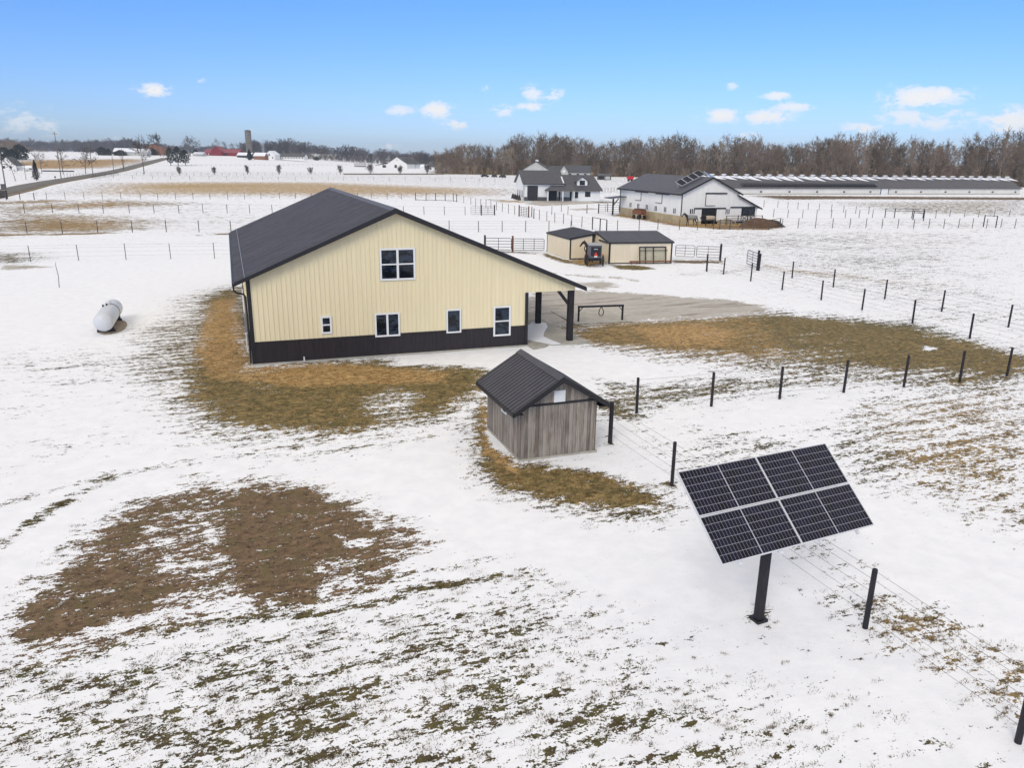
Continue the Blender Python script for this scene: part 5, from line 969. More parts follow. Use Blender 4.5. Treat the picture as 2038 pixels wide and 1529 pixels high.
dr = MB(); slope(dr, (13.0, .85, 4.55), (13.0, 4.9, 4.55), (14.7, 4.9, 5.85), (14.7, .85, 5.85), .1); slope(dr, (16.4, .85, 4.55), (16.4, 4.9, 4.55), (14.7, 4.9, 5.85), (14.7, .85, 5.85), .1); dr.build('dormer_roof', 'roofgrey', dmo)
window(dmo, 14.05, 3.75, 1.3, 1.1, 1.19, 2, 2, .08, colr='black')
gt = MB(); gt.box(-.5, -.64, 2.86, gl + .2, -.52, 3.0) if False else gt.box(-.5, -.62, ge - .5 * sg_ - .05, gl + .2, -.51, ge - .5 * sg_ + .08); gt.build('gutter', 'trim', ho); MB().path([(-.12, -.12, ge - .2), (-.12, -.12, .1)], .05, 6).build('downspout', 'darkmetal', ho)
for i, y in enumerate((10.6, 7.6, 4.6, 1.6)):
    s_ = heap('clipped_shrub', ['small dark clipped shrub at the back corner of the white garage wing', 'dark clipped shrub under the farthest garage side window', 'dark clipped shrub under the middle garage side window', 'dark clipped shrub by the front corner of the white garage'][i], 'shrub', HL.w((-.9, y, 0)), .45, .45, 1.25, 'spruce', i)
dv_ = MB(); dv_.prism([HL.w(q_) for q_ in [(.3, -.12, .01), (9.6, -.12, .01), (10.5, -2.6, .01), (8, -5.2, .01), (1.5, -3.4, .01)]], (0, 0, .02)); struct(dv_.build('driveway', 'concrete'))

# ------------------------------------------------------------------ generic gabled building
def gabled(name, label, cat, o, yaw, w_, d_, eh_, rh_, wall, roof, windows=(), over=.4, group=None, trim=None, ridge='y', base=None):
    """gable end on the local x axis (ridge along y) or eave wall in front (ridge along x)"""
    root = thing(name, label, cat, o, rad(yaw), group)
    q = MB(); P3 = (lambda a, b, c: (a, b, c)) if ridge == 'y' else (lambda a, b, c: (b, a, c))
    W_, Dp = (w_, d_) if ridge == 'y' else (d_, w_)
    for b0, b1 in ((0, .2), (Dp - .2, Dp)): q.prism([P3(0, b0, -.3), P3(W_, b0, -.3), P3(W_, b0, eh_), P3(W_ / 2, b0, rh_ - .1), P3(0, b0, eh_)], Vector(P3(0, b1 - b0, 0)))
    for a0, a1 in ((0, .2), (W_ - .2, W_)): q.prism([P3(a0, .2, -.3), P3(a1, .2, -.3), P3(a1, Dp - .2, -.3), P3(a0, Dp - .2, -.3)], (0, 0, eh_ + .3))
    q.build('wall', wall, root); r = MB(); sl__ = (rh_ - eh_) / (W_ / 2); ze_ = eh_ - over * sl__ + .08
    for sgn, xe_ in ((1, -over), (-1, W_ + over)): slope(r, P3(xe_, -over, ze_), P3(xe_, Dp + over, ze_), P3(W_ / 2, Dp + over, rh_ + .05), P3(W_ / 2, -over, rh_ + .05), .14)
    ro__ = r.build('roof', roof, root)
    if trim:
        k = MB(); k.prism([P3(-over, -over - .02, ze_ + .01), P3(W_ / 2, -over - .02, rh_ + .06), P3(W_ + over, -over - .02, ze_ + .01), P3(W_ + over, -over - .02, ze_ - .25), P3(W_ / 2, -over - .02, rh_ - .2), P3(-over, -over - .02, ze_ - .25)], Vector(P3(0, -.05, 0))); k.build('rake_trim', trim, root)
    for (nm, x0, z0, x1, z1, mm) in windows: MB().box(x0, -.08, z0, x1, -.004, z1).build(nm, mm, root)
    return root, ro__
g1, g1r = gabled('machine_barn', 'pale grey barn with grey shingle roof behind the white garage wing', 'barn', G(1038, 353.5), -4, 14.6, 26, 3.9, 8.3, 'greywall', 'greyroof', trim='trim')
for i in range(2): MB().box(6.7, 8 + i * 10, 8.2, 7.9, 9.4 + i * 10, 9.1).build('roof_vent', 'white', g1r)
g2, g2r = gabled('farm_house', 'grey farmhouse with blue grey roof behind the dormer of the white house', 'house', G(1125, 353.5), -3, 13.4, 7, 3.0, 6.4, 'greywall', 'greyroof2', [('window', 2, 1, 3.2, 2.2, 'glass'), ('window', 6, 1, 7.4, 2.2, 'glass'), ('window', 10, 1, 11.3, 2.2, 'glass')], ridge='x')
k = MB(); k.prism([(-3.2, -1.2, 0), (1.4, -1.2, 0), (1.4, -1.2, 3.0), (-.9, -1.2, 6.3), (-3.2, -1.2, 3.0)], (0, 7, 0)); w2 = k.build('front_wing', 'greywall', g2)
k = MB(); slope(k, (-3.7, -1.6, 2.5), (-3.7, 5.8, 2.5), (-.9, 5.8, 6.5), (-.9, -1.6, 6.5), .12); slope(k, (1.9, -1.6, 2.5), (1.9, 5.8, 2.5), (-.9, 5.8, 6.5), (-.9, -1.6, 6.5), .12); k.build('wing_roof', 'greyroof2', w2)
MB().lathe([(.75, 0), (.75, .06)], 20, (-.9, -1.22, 3.3), (0, -1, 0)).build('round_window', 'white', w2)
g2b, _r = gabled('farm_house', 'second grey roof half hidden left of the grey farmhouse', 'house', G(1092, 352.5), -3, 9, 8, 2.6, 5.9, 'greywall', 'greyroof2', ridge='x')
gabled('open_shed', 'small low shed with grey front in the snow right of the white house', 'shed', G(1190, 357.6), 2, 6.6, 3, 2.1, 3.0, 'postwood', 'greyroof', [('opening', .5, .2, 2.9, 1.7, 'black'), ('opening', 3.3, .2, 6.0, 1.7, 'greywall')], ridge='x')
wg = thing('farm_wagon', 'bright red farm wagon behind the white horse barn roof', 'wagon', G(1254, 361), .1)
k = MB(); k.prism([(-1.3, -1, 1.0), (1.3, -1, 1.0), (1.6, -1, 2.3), (-1.6, -1, 2.3)], (0, 2, 0)); k.build('hopper', 'red', wg); MB().box(-1.1, -.6, .55, 1.1, .6, .98).build('chassis', 'black', wg); MB().box(1.2, -.1, .7, 3.2, .1, .85).build('tongue', 'black', wg)
for x in (-.8, .8):
    for y in (-.75, .62): MB().lathe([(.1, 0), (.42, .02), (.42, .14), (.1, .16)], 12, (x, y, .42), (0, 1, 0)).build('wheel', 'black', wg)

# ------------------------------------------------------------------ long poultry barn
PL = Loc(G(1500, 386.5), 18)
pb = thing('poultry_barn', 'very long low white poultry barn with snow streaked dark roof and ridge vents', 'barn', PL.o, PL.yaw)
px0, px1, pd_ = -20.0, 110.8, 12.6; pe, prd = 2.08, 5.35
w = MB(); w.box(px0, 0, 0, px1, .2, pe); w.box(px0, pd_ - .2, 0, px1, pd_, pe)
for x in (px0, px1 - .2): w.prism([(x, .2, 0), (x, pd_ - .2, 0), (x, pd_ - .2, pe), (x, pd_ / 2, prd - .15), (x, .2, pe)], (.2, 0, 0))
w.build('wall', 'poultrywall', pb)
r_ = MB(); sp_ = (prd - pe) / (pd_ / 2); zo = pe - .5 * sp_ + .08
slope(r_, (px0 - .4, -.5, zo), (px1 + .4, -.5, zo), (px1 + .4, pd_ / 2, prd), (px0 - .4, pd_ / 2, prd), .1); slope(r_, (px0 - .4, pd_ + .5, zo), (px1 + .4, pd_ + .5, zo), (px1 + .4, pd_ / 2, prd), (px0 - .4, pd_ / 2, prd), .1)
pro = r_.build('roof', 'poultryroof', pb)
MB().box(px0, -.05, .0, px1, -.003, .22).build('base_board', 'concrete', pb)
MB().box(49.4, -.12, 0, 52.2, -.003, 2.0).build('big_door', 'white', pb)
for x in (49.25, 52.35): MB().box(x - .1, -.14, 0, x + .1, -.003, 2.05).build('door_post', 'darkmetal', pb)
for i in range(12): x = -8 + i * 10.6; MB().box(x - .35, -.10, .55, x + .35, -.003, 1.0).build('wall_fan', 'darkmetal', pb)
for i in range(31):
    x = -16 + i * 4.22
    k = MB(); k.lathe([(.45, 0), (.5, .3), (.85, .45), (.85, .6), (.45, .7)], 10, (x, pd_ / 2 - .3, prd - .05)); k.build('ridge_vent', 'white', pb)
    # snow still lying behind each vent, sliding off in a slanting tongue
    k = MB(); f = lambda y_: zo + (y_ + .5) * sp_ + .012; yt = pd_ / 2 - .15; wd_ = 3.5 + rnd.uniform(-.4, .3); dp = rnd.uniform(1.0, 2.0) + (.9 if i < 16 else 0); sh = rnd.uniform(1.2, 2.6)
    k.prism([(x - wd_ / 2, yt, f(yt)), (x + wd_ / 2, yt, f(yt)), (x + wd_ / 2 + sh * .45, yt - dp * .5, f(yt - dp * .5)), (x + wd_ / 2 + sh, yt - dp, f(yt - dp)), (x + wd_ * .2 + sh * .4, yt - dp * .8, f(yt - dp * .8)), (x - wd_ / 2 + .5, yt - dp * .35, f(yt - dp * .35))], (0, -.01, .06)); k.build('roof_snow', 'snow', pro)
k = MB(); k.box(48.1, .2, 2.45, 49.1, 2.6, 2.6); 
_sl = math.atan(sp_); cells = []
k = MB(); k.box(-.53, -1.0, -.02, .53, 1.0, .02); pm0 = k.build('solar_panel', 'cellsfar', pb); pmesh = pm0.data
for i in range(46):
    o_ = pm0 if i == 0 else bpy.data.objects.new('solar_panel', pmesh)
    if i: COL.objects.link(o_); o_.parent = pb
    y_ = 1.15; o_.location = (-3.4 + i * 1.135, y_, zo + (y_ + .5) * sp_ + .34); o_.rotation_euler = (_sl + rad(4), rad(14), 0)

# ------------------------------------------------------------------ country road and its poles
rc_ = [G(*q_) for q_ in [(-120, 408), (-40, 391), (20, 378.5), (60, 368.5), (100, 361.5), (150, 353.5), (190, 347), (235, 338.5), (265, 331), (300, 322), (330, 314.5)]]
rp = np.array(rc_); tt_ = np.linspace(0, len(rp) - 1, 90); rx_ = np.stack([np.interp(tt_, np.arange(len(rp)), rp[:, i]) for i in range(2)], 1)
for _ in range(3): rx_[1:-1] = (rx_[:-2] + 2 * rx_[1:-1] + rx_[2:]) / 4
tg = np.gradient(rx_, axis=0); tg /= np.linalg.norm(tg, axis=1)[:, None]; nn_ = np.stack([-tg[:, 1], tg[:, 0]], 1)
def strip(name, w0, w1, dz, m):
    V = []; F_ = []
    for i in range(len(rx_)):
        for j, f in enumerate(np.linspace(w0, w1, 5)):
            q = rx_[i] + nn_[i] * f; V.append((q[0], q[1], float(T(q[0], q[1])) + dz - .02 * abs(f)))
    for i in range(len(rx_) - 1):
        for j in range(4): a = i * 5 + j; F_.append((a, a + 1, a + 6, a + 5))
    return struct(npmesh(name, np.array(V), np.array(F_)[:, ::-1], m))
MT['verge'] = mat('brown_verge_grass', (0.19, 0.145, 0.085), .95, 0, .4, .3)
MT['roadm'] = mat('worn_asphalt', (0.165, 0.15, 0.125), .9, 0, .2, .15)
strip('verge', -5.6, -3.0, .10, 'verge'); strip('road', -3.1, 3.1, .16, 'roadm')
for i, (x, yb, yt, lb) in enumerate([(11.8, 375.5, 288, 'tall grey utility pole with a pale box at the left edge of the photo'), (122, 356, 283, 'leaning grey utility pole standing beside the mailbox on the road'), (185.5, 350.5, 291.5, 'grey utility pole behind the end of the black guard posts'), (226.8, 341.8, 302, 'thin grey utility pole beyond the road, fourth along it'), (247, 337, 304, 'smallest utility pole, fifth along the far road')]):
    b_ = G(x, yb); d_ = np.linalg.norm(b_[:2]); hh = (yb - yt) / FPX * d_ * 1.0 * 1.03
    o = thing('utility_pole', lb, 'pole', b_, rnd.uniform(-.3, .3), 'utility poles along the road')
    MB().path([(0, 0, -.3), (0, 0, hh)], [.16, .11], 8).build('pole', 'pole', o); MB().box(-1.1, -.06, hh - .9, 1.1, .06, hh - .75).build('crossarm', 'pole', o)
    for q_ in (-.9, 0, .9): MB().lathe([(.05, 0), (.07, .08), (.03, .18)], 8, (q_, 0, hh - .74)).build('insulator', 'galv', o)
    if i == 0: MB().lathe([(.25, 0), (.28, .1), (.28, .8), (.2, .9)], 12, (.42, 0, hh - 2.6)).build('transformer', 'white', o)
mb_ = thing('mailbox', 'small black mailbox on a post beside the road', 'mailbox', G(110.5, 359.3), .3); MB().box(-.06, -.06, 0, .06, .06, 1.05).build('post', 'pole', mb_); k = MB(); k.prism([(-.2, -.3, 1.05), (.2, -.3, 1.05), (.2, -.3, 1.35), (.1, -.3, 1.5), (-.1, -.3, 1.5), (-.2, -.3, 1.35)], (0, .7, 0)); k.build('box', 'black', mb_)
uc = thing('utility_cabinet', 'grey utility cabinet at the foot of the pole at the left edge', 'cabinet', G(7.5, 378.5), .4); MB().box(-.5, -.4, .0, .5, .4, 1.45).build('cabinet', 'pole', uc, bevel=.05); MB().box(-.55, -.45, 1.45, .55, .45, 1.55).build('lid', 'darkmetal', uc)
db = thing('board_gate', 'dark solid board gate cut by the left edge of the photo', 'gate', G(-8, 395.5), -.1); k = MB()
for i in range(5): k.box(-2.2, -.03, .2 + i * .3, 2.6, .03, .44 + i * .3)
k.build('board_panel', 'postblack', db); MB().box(2.5, -.1, 0, 2.7, .1, 1.75).build('post', 'postblack', db); MB().box(-2.3, -.1, 0, -2.1, .1, 1.75).build('post', 'postblack', db)

# ------------------------------------------------------------------ far farms
def far(px, py, dx=0): p_ = G(px, py); return p_
gabled('cottage', 'small white gabled cottage at the left edge behind the pole', 'house', far(-2, 339), 12, 8.0, 9, 2.6, 6.6, 'whitewall', 'greyroof', [('window', 2, 1, 3, 2.2, 'glass'), ('window', 5, 1, 6, 2.2, 'glass')])
gabled('run_in_shed', 'small white run-in shed with a dark side in the snow beyond the road', 'shed', far(46, 341), 10, 4.2, 3.6, 1.8, 2.7, 'whitewall', 'snow', [('opening', .4, .1, 3.9, 1.0, 'greywall'), ('side_board', 2.9, 1.0, 4.1, 1.7, 'black')], ridge='x')
hw = thing('low_hedge', 'long low dark hedge in the snow behind the bare trees beyond the road', 'hedge', far(116, 341.4), .12); MB().box(-7.5, -.4, 0, 7.5, .4, .55).build('foliage', 'barkdark', hw, bevel=.15)
gabled('brick_barn', 'tan brick barn beside the far road end', 'barn', far(292, 308.5), 5, 14, 16, 7.0, 10.0, 'brick', 'greyroof2')
gabled('farm_house', 'far low house with snow covered roof among dark trees beyond the road', 'house', far(226, 309), 4, 28, 9, 3.2, 6.0, 'greywall', 'snow', ridge='x')
rb, rbr = gabled('red_barn', 'red barn with long faded red roof far beyond the snowy fields', 'barn', far(407, 309), -12, 36, 9, 2.8, 6.0, 'redwall', 'redroof', [('window', 4, .8, 5, 1.8, 'white'), ('opening', 10, .2, 14, 2.2, 'black'), ('opening', 20, .2, 24, 2.2, 'black')], ridge='x')
k = MB(); k.prism([(8, -1, 0), (19, -1, 0), (19, -1, 4.2), (13.5, -1, 8.3), (8, -1, 4.2)], (0, 8, 0)); cr_ = k.build('cross_gable', 'redwall', rb); k = MB(); slope(k, (7.4, -1.4, 3.9), (7.4, 7.4, 3.9), (13.5, 7.4, 8.5), (13.5, -1.4, 8.5), .15); slope(k, (19.6, -1.4, 3.9), (19.6, 7.4, 3.9), (13.5, 7.4, 8.5), (13.5, -1.4, 8.5), .15); k.build('gable_roof', 'redroof', cr_)
gabled('snowy_shed', 'far low shed with snowy roof left of the red barn', 'shed', far(385, 310.3), -8, 9, 6, 1.8, 3.4, 'greywall', 'snow', ridge='x')
b_ = far(497, 311); d_ = np.linalg.norm(b_[:2]); si = thing('silo', 'tall weathered grey stave silo far beyond the farm building roof', 'silo', b_, 0); hs = 41 / FPX * d_ * 1.06
k = MB(); k.lathe([(2.9, -1), (2.9, hs)], 24); k.build('shaft', 'silo', si, smooth=False); k = MB(); k.lathe([(2.95, hs), (2.95, hs + .35), (2.2, hs + .9), (.3, hs + 1.1)], 24); k.build('cap', 'darkmetal', si)
for i in range(9): MB().lathe([(2.93, hs * (i + .5) / 9), (2.93, hs * (i + .5) / 9 + .25)], 24).build('hoop', 'darkmetal', si)
gabled('farm_house', 'far white farmhouse with a dark window just right of the silo', 'house', far(528, 317), -10, 9, 10, 4.0, 7.2, 'housewall', 'snow', [('window', 3.4, 3.2, 4.6, 4.6, 'glass'), ('window', 1.5, .8, 2.5, 2, 'glass'), ('window', 6.5, .8, 7.5, 2, 'glass')])
gabled('lean_shed', 'far red brown shed with snowy roof between silo and white farmhouse', 'shed', far(505, 317), -10, 10, 7, 3.0, 5.6, 'brick', 'snow', ridge='x')
gabled('snowy_barn', 'far low snowy barn left of the silo', 'barn', far(472, 313), -8, 13, 8, 2.0, 4.2, 'darkmetal', 'snow', ridge='x')
gabled('dark_barn', 'far long barn with dark roof and many small windows right of the white farmhouse', 'barn', far(541, 317), -8, 30, 9, 2.6, 5.2, 'whitewall', 'greyroof', [('window', 2 + i * 2.6, 1.0, 3.1 + i * 2.6, 1.9, 'darkmetal') for i in range(11)], ridge='x')
gabled('white_long_barn', 'far long barn with a snow covered roof behind a dark roofed one', 'barn', far(560, 311), -9, 62, 10, 3.0, 6.0, 'straw', 'snow', ridge='x')
gabled('white_long_barn', 'far long cream walled barn with snowy roof, right end of its row', 'barn', far(592, 314.5), -9, 52, 9, 3.0, 5.6, 'straw', 'snow', [('door', 1 + i * 4.2, .3, 3.6 + i * 4.2, 2.6, 'poultrywall') for i in range(12)], ridge='x')
# the white barn in the middle distance
mbn, mbr = gabled('gambrel_barn', 'white gabled barn with grey roof in the middle distance before the dark woods', 'barn', far(771, 334), -22, 19, 24, 3.6, 9.0, 'whitewall', 'greyroof', [('door', 7, .2, 9.2, 2.6, 'darkmetal'), ('vent', 8.6, 6.2, 10.4, 6.8, 'greywall')])
k = MB(); k.prism([(-11, -.3, 0), (-.02, -.3, 0), (-.02, -.3, 3.2), (-11, -.3, 1.8)], (0, 22, 0)); an = k.build('side_wing', 'whitewall', mbn); k = MB(); slope(k, (-12, -.8, 1.9), (-12, 22, 1.9), (-.05, 22, 4.0), (-.05, -.8, 4.0), .14); k.build('wing_roof', 'greyroof', an); MB().box(-4.5, -.36, .2, -1.2, -.303, 2.3).build('opening', 'black', an)
hf = thing('hay_feeder', 'dark open slatted feeder rack in the snow left of the mid distance barn', 'feeder', far(717, 332.5), -.05)
MB().box(-4.8, -.8, 2.6, 4.8, .8, 2.85).build('roof', 'black', hf); 
for i in range(13): x = -4.6 + i * .766; MB().box(x - .1, -.5, 0, x + .1, -.3, 2.6).build('slat', 'black', hf)
MB().box(-4.8, -.55, .5, 4.8, -.35, 1.1).build('trough', 'postwood', hf)
gabled('farm_house', 'white house with a snowy roof partly hidden by bare trees at the wood edge', 'house', far(850, 340), -16, 13, 9, 3.0, 6.2, 'housewall', 'greyroof', [('window', 2, 1, 3.4, 2.2, 'glass'), ('window', 6, 1, 7.4, 2.2, 'glass'), ('door', 9.5, .1, 10.6, 2.2, 'black')], ridge='x')
gabled('garage', 'small snowy roofed garage at the edge of the wood', 'garage', far(836, 338), -16, 6, 6, 2.2, 4.0, 'whitewall', 'snow', ridge='x')
for i, (x, y, c, lb) in enumerate([(965, 352.5, 'black', 'small dark car parked before the grey barn, left of three'), (984, 353, 'navy', 'small dark car parked before the grey barn, nearest to its wall'), (1000, 354, 'postblack', 'black farm cart beside the pale grey barn')]):
    cr = thing('parked_car' if i < 2 else 'farm_cart', lb, 'car' if i < 2 else 'cart', G(x, y), .2 + i)
    k = MB(); k.prism([(-2.1, -.85, .35), (2.1, -.85, .35), (2.1, -.85, .85), (1.3, -.85, .95), (.7, -.85, 1.45), (-1.1, -.85, 1.45), (-1.7, -.85, .95), (-2.1, -.85, .9)], (0, 1.7, 0)); bo = k.build('body', c, cr, bevel=.06); k = MB(); k.prism([(.95, -.87, .95), (.62, -.87, 1.38), (-1.0, -.87, 1.38), (-1.4, -.87, .95)], (0, 1.74, 0)); k.build('window', 'glass', bo)
    for x_ in (-1.3, 1.3):
        for y_ in (-.9, .72): MB().lathe([(.12, 0), (.33, .02), (.33, .16), (.12, .18)], 14, (x_, y_, .33), (0, 1, 0)).build('wheel', 'black', cr)

# ------------------------------------------------------------------ trees
def grow_tree(rg, h, spread=.42, trunk_f=.28, n1=9, n2=5, n3=3, tw=.03, r0=None, up=.5, stems=1, droop=0.0):
    """list of tapering segments (p0, p1, r0, r1): trunk, limbs, branches and twigs"""
    S = []; r0 = r0 or h * .016
    def limb(p, d, L, r, k, wob):
        pts = [p]; dd = d / np.linalg.norm(d); q = p
        for i in range(k):
            dd = dd + rg.normal(0, wob, 3) + np.array([0, 0, up * .12 - droop]); dd /= np.linalg.norm(dd); q = q + dd * L / k; pts.append(q)
        for i in range(k): S.append((pts[i], pts[i + 1], max(r * (1 - .75 * i / k), tw * .5), max(r * (1 - .75 * (i + 1) / k), tw * .4)))
        return pts
    for s in range(stems):
        base = np.array([rg.normal(0, .12), rg.normal(0, .12), -.2]) if stems > 1 else np.array([0, 0, -.2])
        lean = np.array([rg.normal(0, .05 if stems == 1 else .35), rg.normal(0, .05 if stems == 1 else .35), 1.0])
        tp = limb(base, lean, h * (.93 if stems == 1 else rg.uniform(.6, .9)), r0 if stems == 1 else r0 * .55, 7, .06)
        for i in range(n1):
            f = trunk_f + (1 - trunk_f) * (i + rg.random()) / n1; x = f * 6.99; j = int(x); p = tp[j] + (tp[j + 1] - tp[j]) * (x - j)
            a = i * 2.4 + rg.uniform(-.5, .5); prof = math.sin(math.pi * min(1, (f - trunk_f) / (1 - trunk_f) * .75 + .25)) ** .6
            L = h * spread * prof * rg.uniform(.75, 1.15); d = np.array([math.cos(a), math.sin(a), up + rg.uniform(-.1, .5) + .5 * f])
            lp_ = limb(p, d, L, r0 * .42 * (1.15 - f), 4, .15)
            for i2 in range(n2):
                x = (.25 + .75 * (i2 + rg.random()) / n2) * 3.99; j = int(x); p2 = lp_[j] + (lp_[j + 1] - lp_[j]) * (x - j); d2 = (lp_[j + 1] - lp_[j]); d2 = d2 / np.linalg.norm(d2) + rg.normal(0, .55, 3) + np.array([0, 0, .15])
                l2 = limb(p2, d2, L * rg.uniform(.3, .55), r0 * .13, 2, .2)
                for i3 in range(n3):
                    p3 = l2[rg.integers(0, 2)] * .4 + l2[2] * .6 if i3 else l2[2]; d3 = (l2[2] - l2[1]); d3 = d3 / np.linalg.norm(d3) + rg.normal(0, .6, 3)
                    S.append((p3, p3 + d3 * L * rg.uniform(.12, .25), tw, tw * .5))
    return S
def seg_arrays(S, sides=3):
    A = np.array([s[0] for s in S]); B = np.array([s[1] for s in S]); ra = np.array([s[2] for s in S]); rb_ = np.array([s[3] for s in S]); n = len(S)
    d = B - A; d /= np.maximum(np.linalg.norm(d, axis=1), 1e-6)[:, None]; ref = np.where(np.abs(d[:, 2:3]) < .9, np.array([[0, 0, 1.0]]), np.array([[1.0, 0, 0]]))
    x = np.cross(d, ref); x /= np.linalg.norm(x, axis=1)[:, None]; y = np.cross(x, d); V = np.zeros((n, 2 * sides, 3))
    for j in range(sides):
        t = 2 * math.pi * j / sides; o = x * math.cos(t) + y * math.sin(t); V[:, j] = A + o * ra[:, None]; V[:, sides + j] = B + o * rb_[:, None]
    F_ = np.array([[j, (j + 1) % sides, sides + (j + 1) % sides, sides + j] for j in range(sides)]); F_ = (F_[None] + (np.arange(n) * 2 * sides)[:, None, None]).reshape(-1, 4)
    return V.reshape(-1, 3), F_
def bare_tree(name, label, p, h, m='bark', seed=1, cat='tree', group=None, crownm=None, **kw):
    S = grow_tree(np.random.default_rng(seed), h, **kw); root = thing(name, label, cat, p, 0, group)
    ntr = 7 * kw.get('stems', 1) if kw.get('stems', 1) == 1 else 7
    npmesh('trunk', *seg_arrays(S[:ntr], 7), m, root); npmesh('crown', *seg_arrays(S[ntr:], 3), crownm or m, root)
    return root
def ht(px, yb, yt): p_ = G(px, yb); return p_, (yb - yt) / FPX * float(np.hypot(p_[0], p_[1])) * 1.04
for i, (x, yb, yt, lb, kw) in enumerate([
    (31, 360, 327, 'small bare tree in the snow left of the dark column evergreen', dict(spread=.4, trunk_f=.35, n1=8)),
    (52, 357, 330, 'thin bare sapling just left of the dark column evergreen', dict(spread=.25, trunk_f=.4, n1=6, n2=3)),
    (83, 345, 317, 'round bare tree with reddish twigs right of the dark column evergreen', dict(spread=.55, trunk_f=.25, n1=10, crownm='shrubred')),
    (126, 346, 306, 'tall narrow bare tree right of the leaning utility pole', dict(spread=.3, trunk_f=.2, n1=10, up=1.0)),
    (170, 345, 308, 'wide bare tree with drooping lower limbs left of a utility pole', dict(spread=.52, trunk_f=.2, n1=13, n2=6, n3=4, up=.1)),
    (287, 346, 296, 'large bare tree standing at the road edge before the tan brick barn', dict(spread=.42, trunk_f=.35, n1=11, n2=6, n3=4, up=.8)),
    (246, 338, 305, 'thin bare tree on the far road side left of the large roadside tree', dict(spread=.2, trunk_f=.3, n1=7, n2=3)),
    (320, 311, 279, 'tall dark ivy topped tree at the far end of the road', dict(spread=.4, trunk_f=.45, n1=12, n2=7, n3=5, m='barkdark')),
    (379, 311, 285, 'broad round bare tree behind the pines and left of the red barn', dict(spread=.62, trunk_f=.2, n1=14, n2=7, n3=4)),
    (432, 308, 284, 'bare tree rising behind the red cross gable', dict(spread=.4, trunk_f=.3, n1=10)),
    (449, 308, 286, 'dark bare tree behind the right part of the red barn roof', dict(spread=.35, trunk_f=.2, n1=11, n2=6, m='barkdark')),
    (464, 308, 288, 'dark slim tree behind the right end of the red barn', dict(spread=.3, trunk_f=.1, n1=12, n2=6, m='barkdark')),
    (812, 335, 316, 'small bare tree right of the white middle distance barn', dict(spread=.5, n1=9)),
    (826, 336, 318, 'rounded reddish bare tree between the middle distance barn and the wood', dict(spread=.6, n1=12, n2=6, crownm='shrubred')),
    (866, 343, 316, 'bare tree before the house at the edge of the wood', dict(spread=.4, n1=10)),
    (1204, 360, 322, 'pale bare tree rising behind the small low shed', dict(spread=.4, n1=12, n2=6)),
]):
    p_, h_ = ht(x, yb, yt); kw = dict(kw); kw.setdefault('tw', .06 * max(1, h_ / 8)); bare_tree('bare_tree', lb, p_, h_, seed=40 + i, **kw)
for i, (x, yb, yt, m, lb) in enumerate([(357, 348, 330.5, 'shrub', 'leftmost and slimmest of the row of upright shrubs in the far snow'), (426.6, 347.2, 331.5, 'shrub', 'rounded dense shrub, second in the far snowy row'), (491.7, 347, 328.5, 'shrub', 'rounded shrub in the far row below the silo'), (555, 347.3, 327, 'shrub', 'tall oval olive shrub in the far row below the dark roofed barn'), (618.6, 347, 332, 'shrub', 'small thin shrub in the far row below the long snowy barn'), (677.8, 347, 328, 'shrub', 'full oval shrub at the left end of the long dark ditch line'),
        (737, 347, 328, 'shrubred', 'brown twiggy shrub in front of the middle distance barn, leftmost there'), (796, 347, 331, 'shrubred', 'low brown vase shaped shrub before the middle distance barn'), (850, 347.5, 328, 'bark', 'ragged grey shrub before the house at the wood edge')]):
    p_, h_ = ht(x, yb, yt); bare_tree('upright_shrub', lb, p_, h_, m=m, seed=80 + i, cat='shrub', group='row of shrubs along the far snowy field', spread=.30 if i < 6 else .45, trunk_f=.08, n1=11, n2=6, n3=4, up=1.3, stems=4, tw=.03, r0=.09)
dl = struct(npmesh('ditch_bank', np.array([[*G(x, y)[:2], .08 + (.25 if k == 1 else 0)] for x in np.linspace(684, 884, 30) for k, y in enumerate((345.3, 346.4, 347.4))]), np.array([[i * 3 + j, i * 3 + j + 1, i * 3 + j + 4, i * 3 + j + 3] for i in range(29) for j in range(2)]), 'verge'))
def conifer(name, label, p, h, rmax, m='pine', seed=1, trunk_f=.12, kind='round', group=None, cat='tree'):
    rg = np.random.default_rng(seed); root = thing(name, label, cat, p, 0, group)
    MB().path([(0, 0, -.2), (0, 0, h * .93)], [h * .022, h * .005], 7).build('trunk', 'barkdark', root)
    n = 1500 if kind == 'cone' else 900; f = rg.random(n) ** .8; 
    prof = (1 - f) ** .75 * (.25 + .75 * np.minimum(1, f * 6)) if kind == 'cone' else np.sin(np.pi * np.clip(.08 + f * .92, 0, 1)) ** .6
    a = rg.uniform(0, 2 * np.pi, n); lobes = 1 + .30 * np.sin(a * 3 + seed + f * 11) + .25 * np.sin(a * 7 - f * 26)
    r = rmax * prof * lobes * np.sqrt(rg.uniform(.25, 1, n)); z = h * (trunk_f + (1 - trunk_f) * f)
    C_ = np.stack([r * np.cos(a), r * np.sin(a), z - .08 * r], 1); s = rmax * rg.uniform(.09, .20, n)
    u = rg.normal(0, 1, (n, 3)); u[:, 2] *= .5; u /= np.linalg.norm(u, axis=1)[:, None]; v = np.cross(u, rg.normal(0, 1, (n, 3))); v /= np.linalg.norm(v, axis=1)[:, None]
    V = np.stack([C_ - u * s[:, None], C_ + v * (s * .55)[:, None], C_ + u * s[:, None], C_ - v * (s * .55)[:, None]], 1).reshape(-1, 3)
    npmesh('foliage', V, np.arange(4 * n).reshape(-1, 4), m, root); return root
p_, h_ = ht(73, 358.7, 327.5); conifer('column_evergreen', 'dark brown green column shaped evergreen on the snowy lawn by the road', p_, h_, h_ * .19, 'spruce', 3, .03, 'cone')
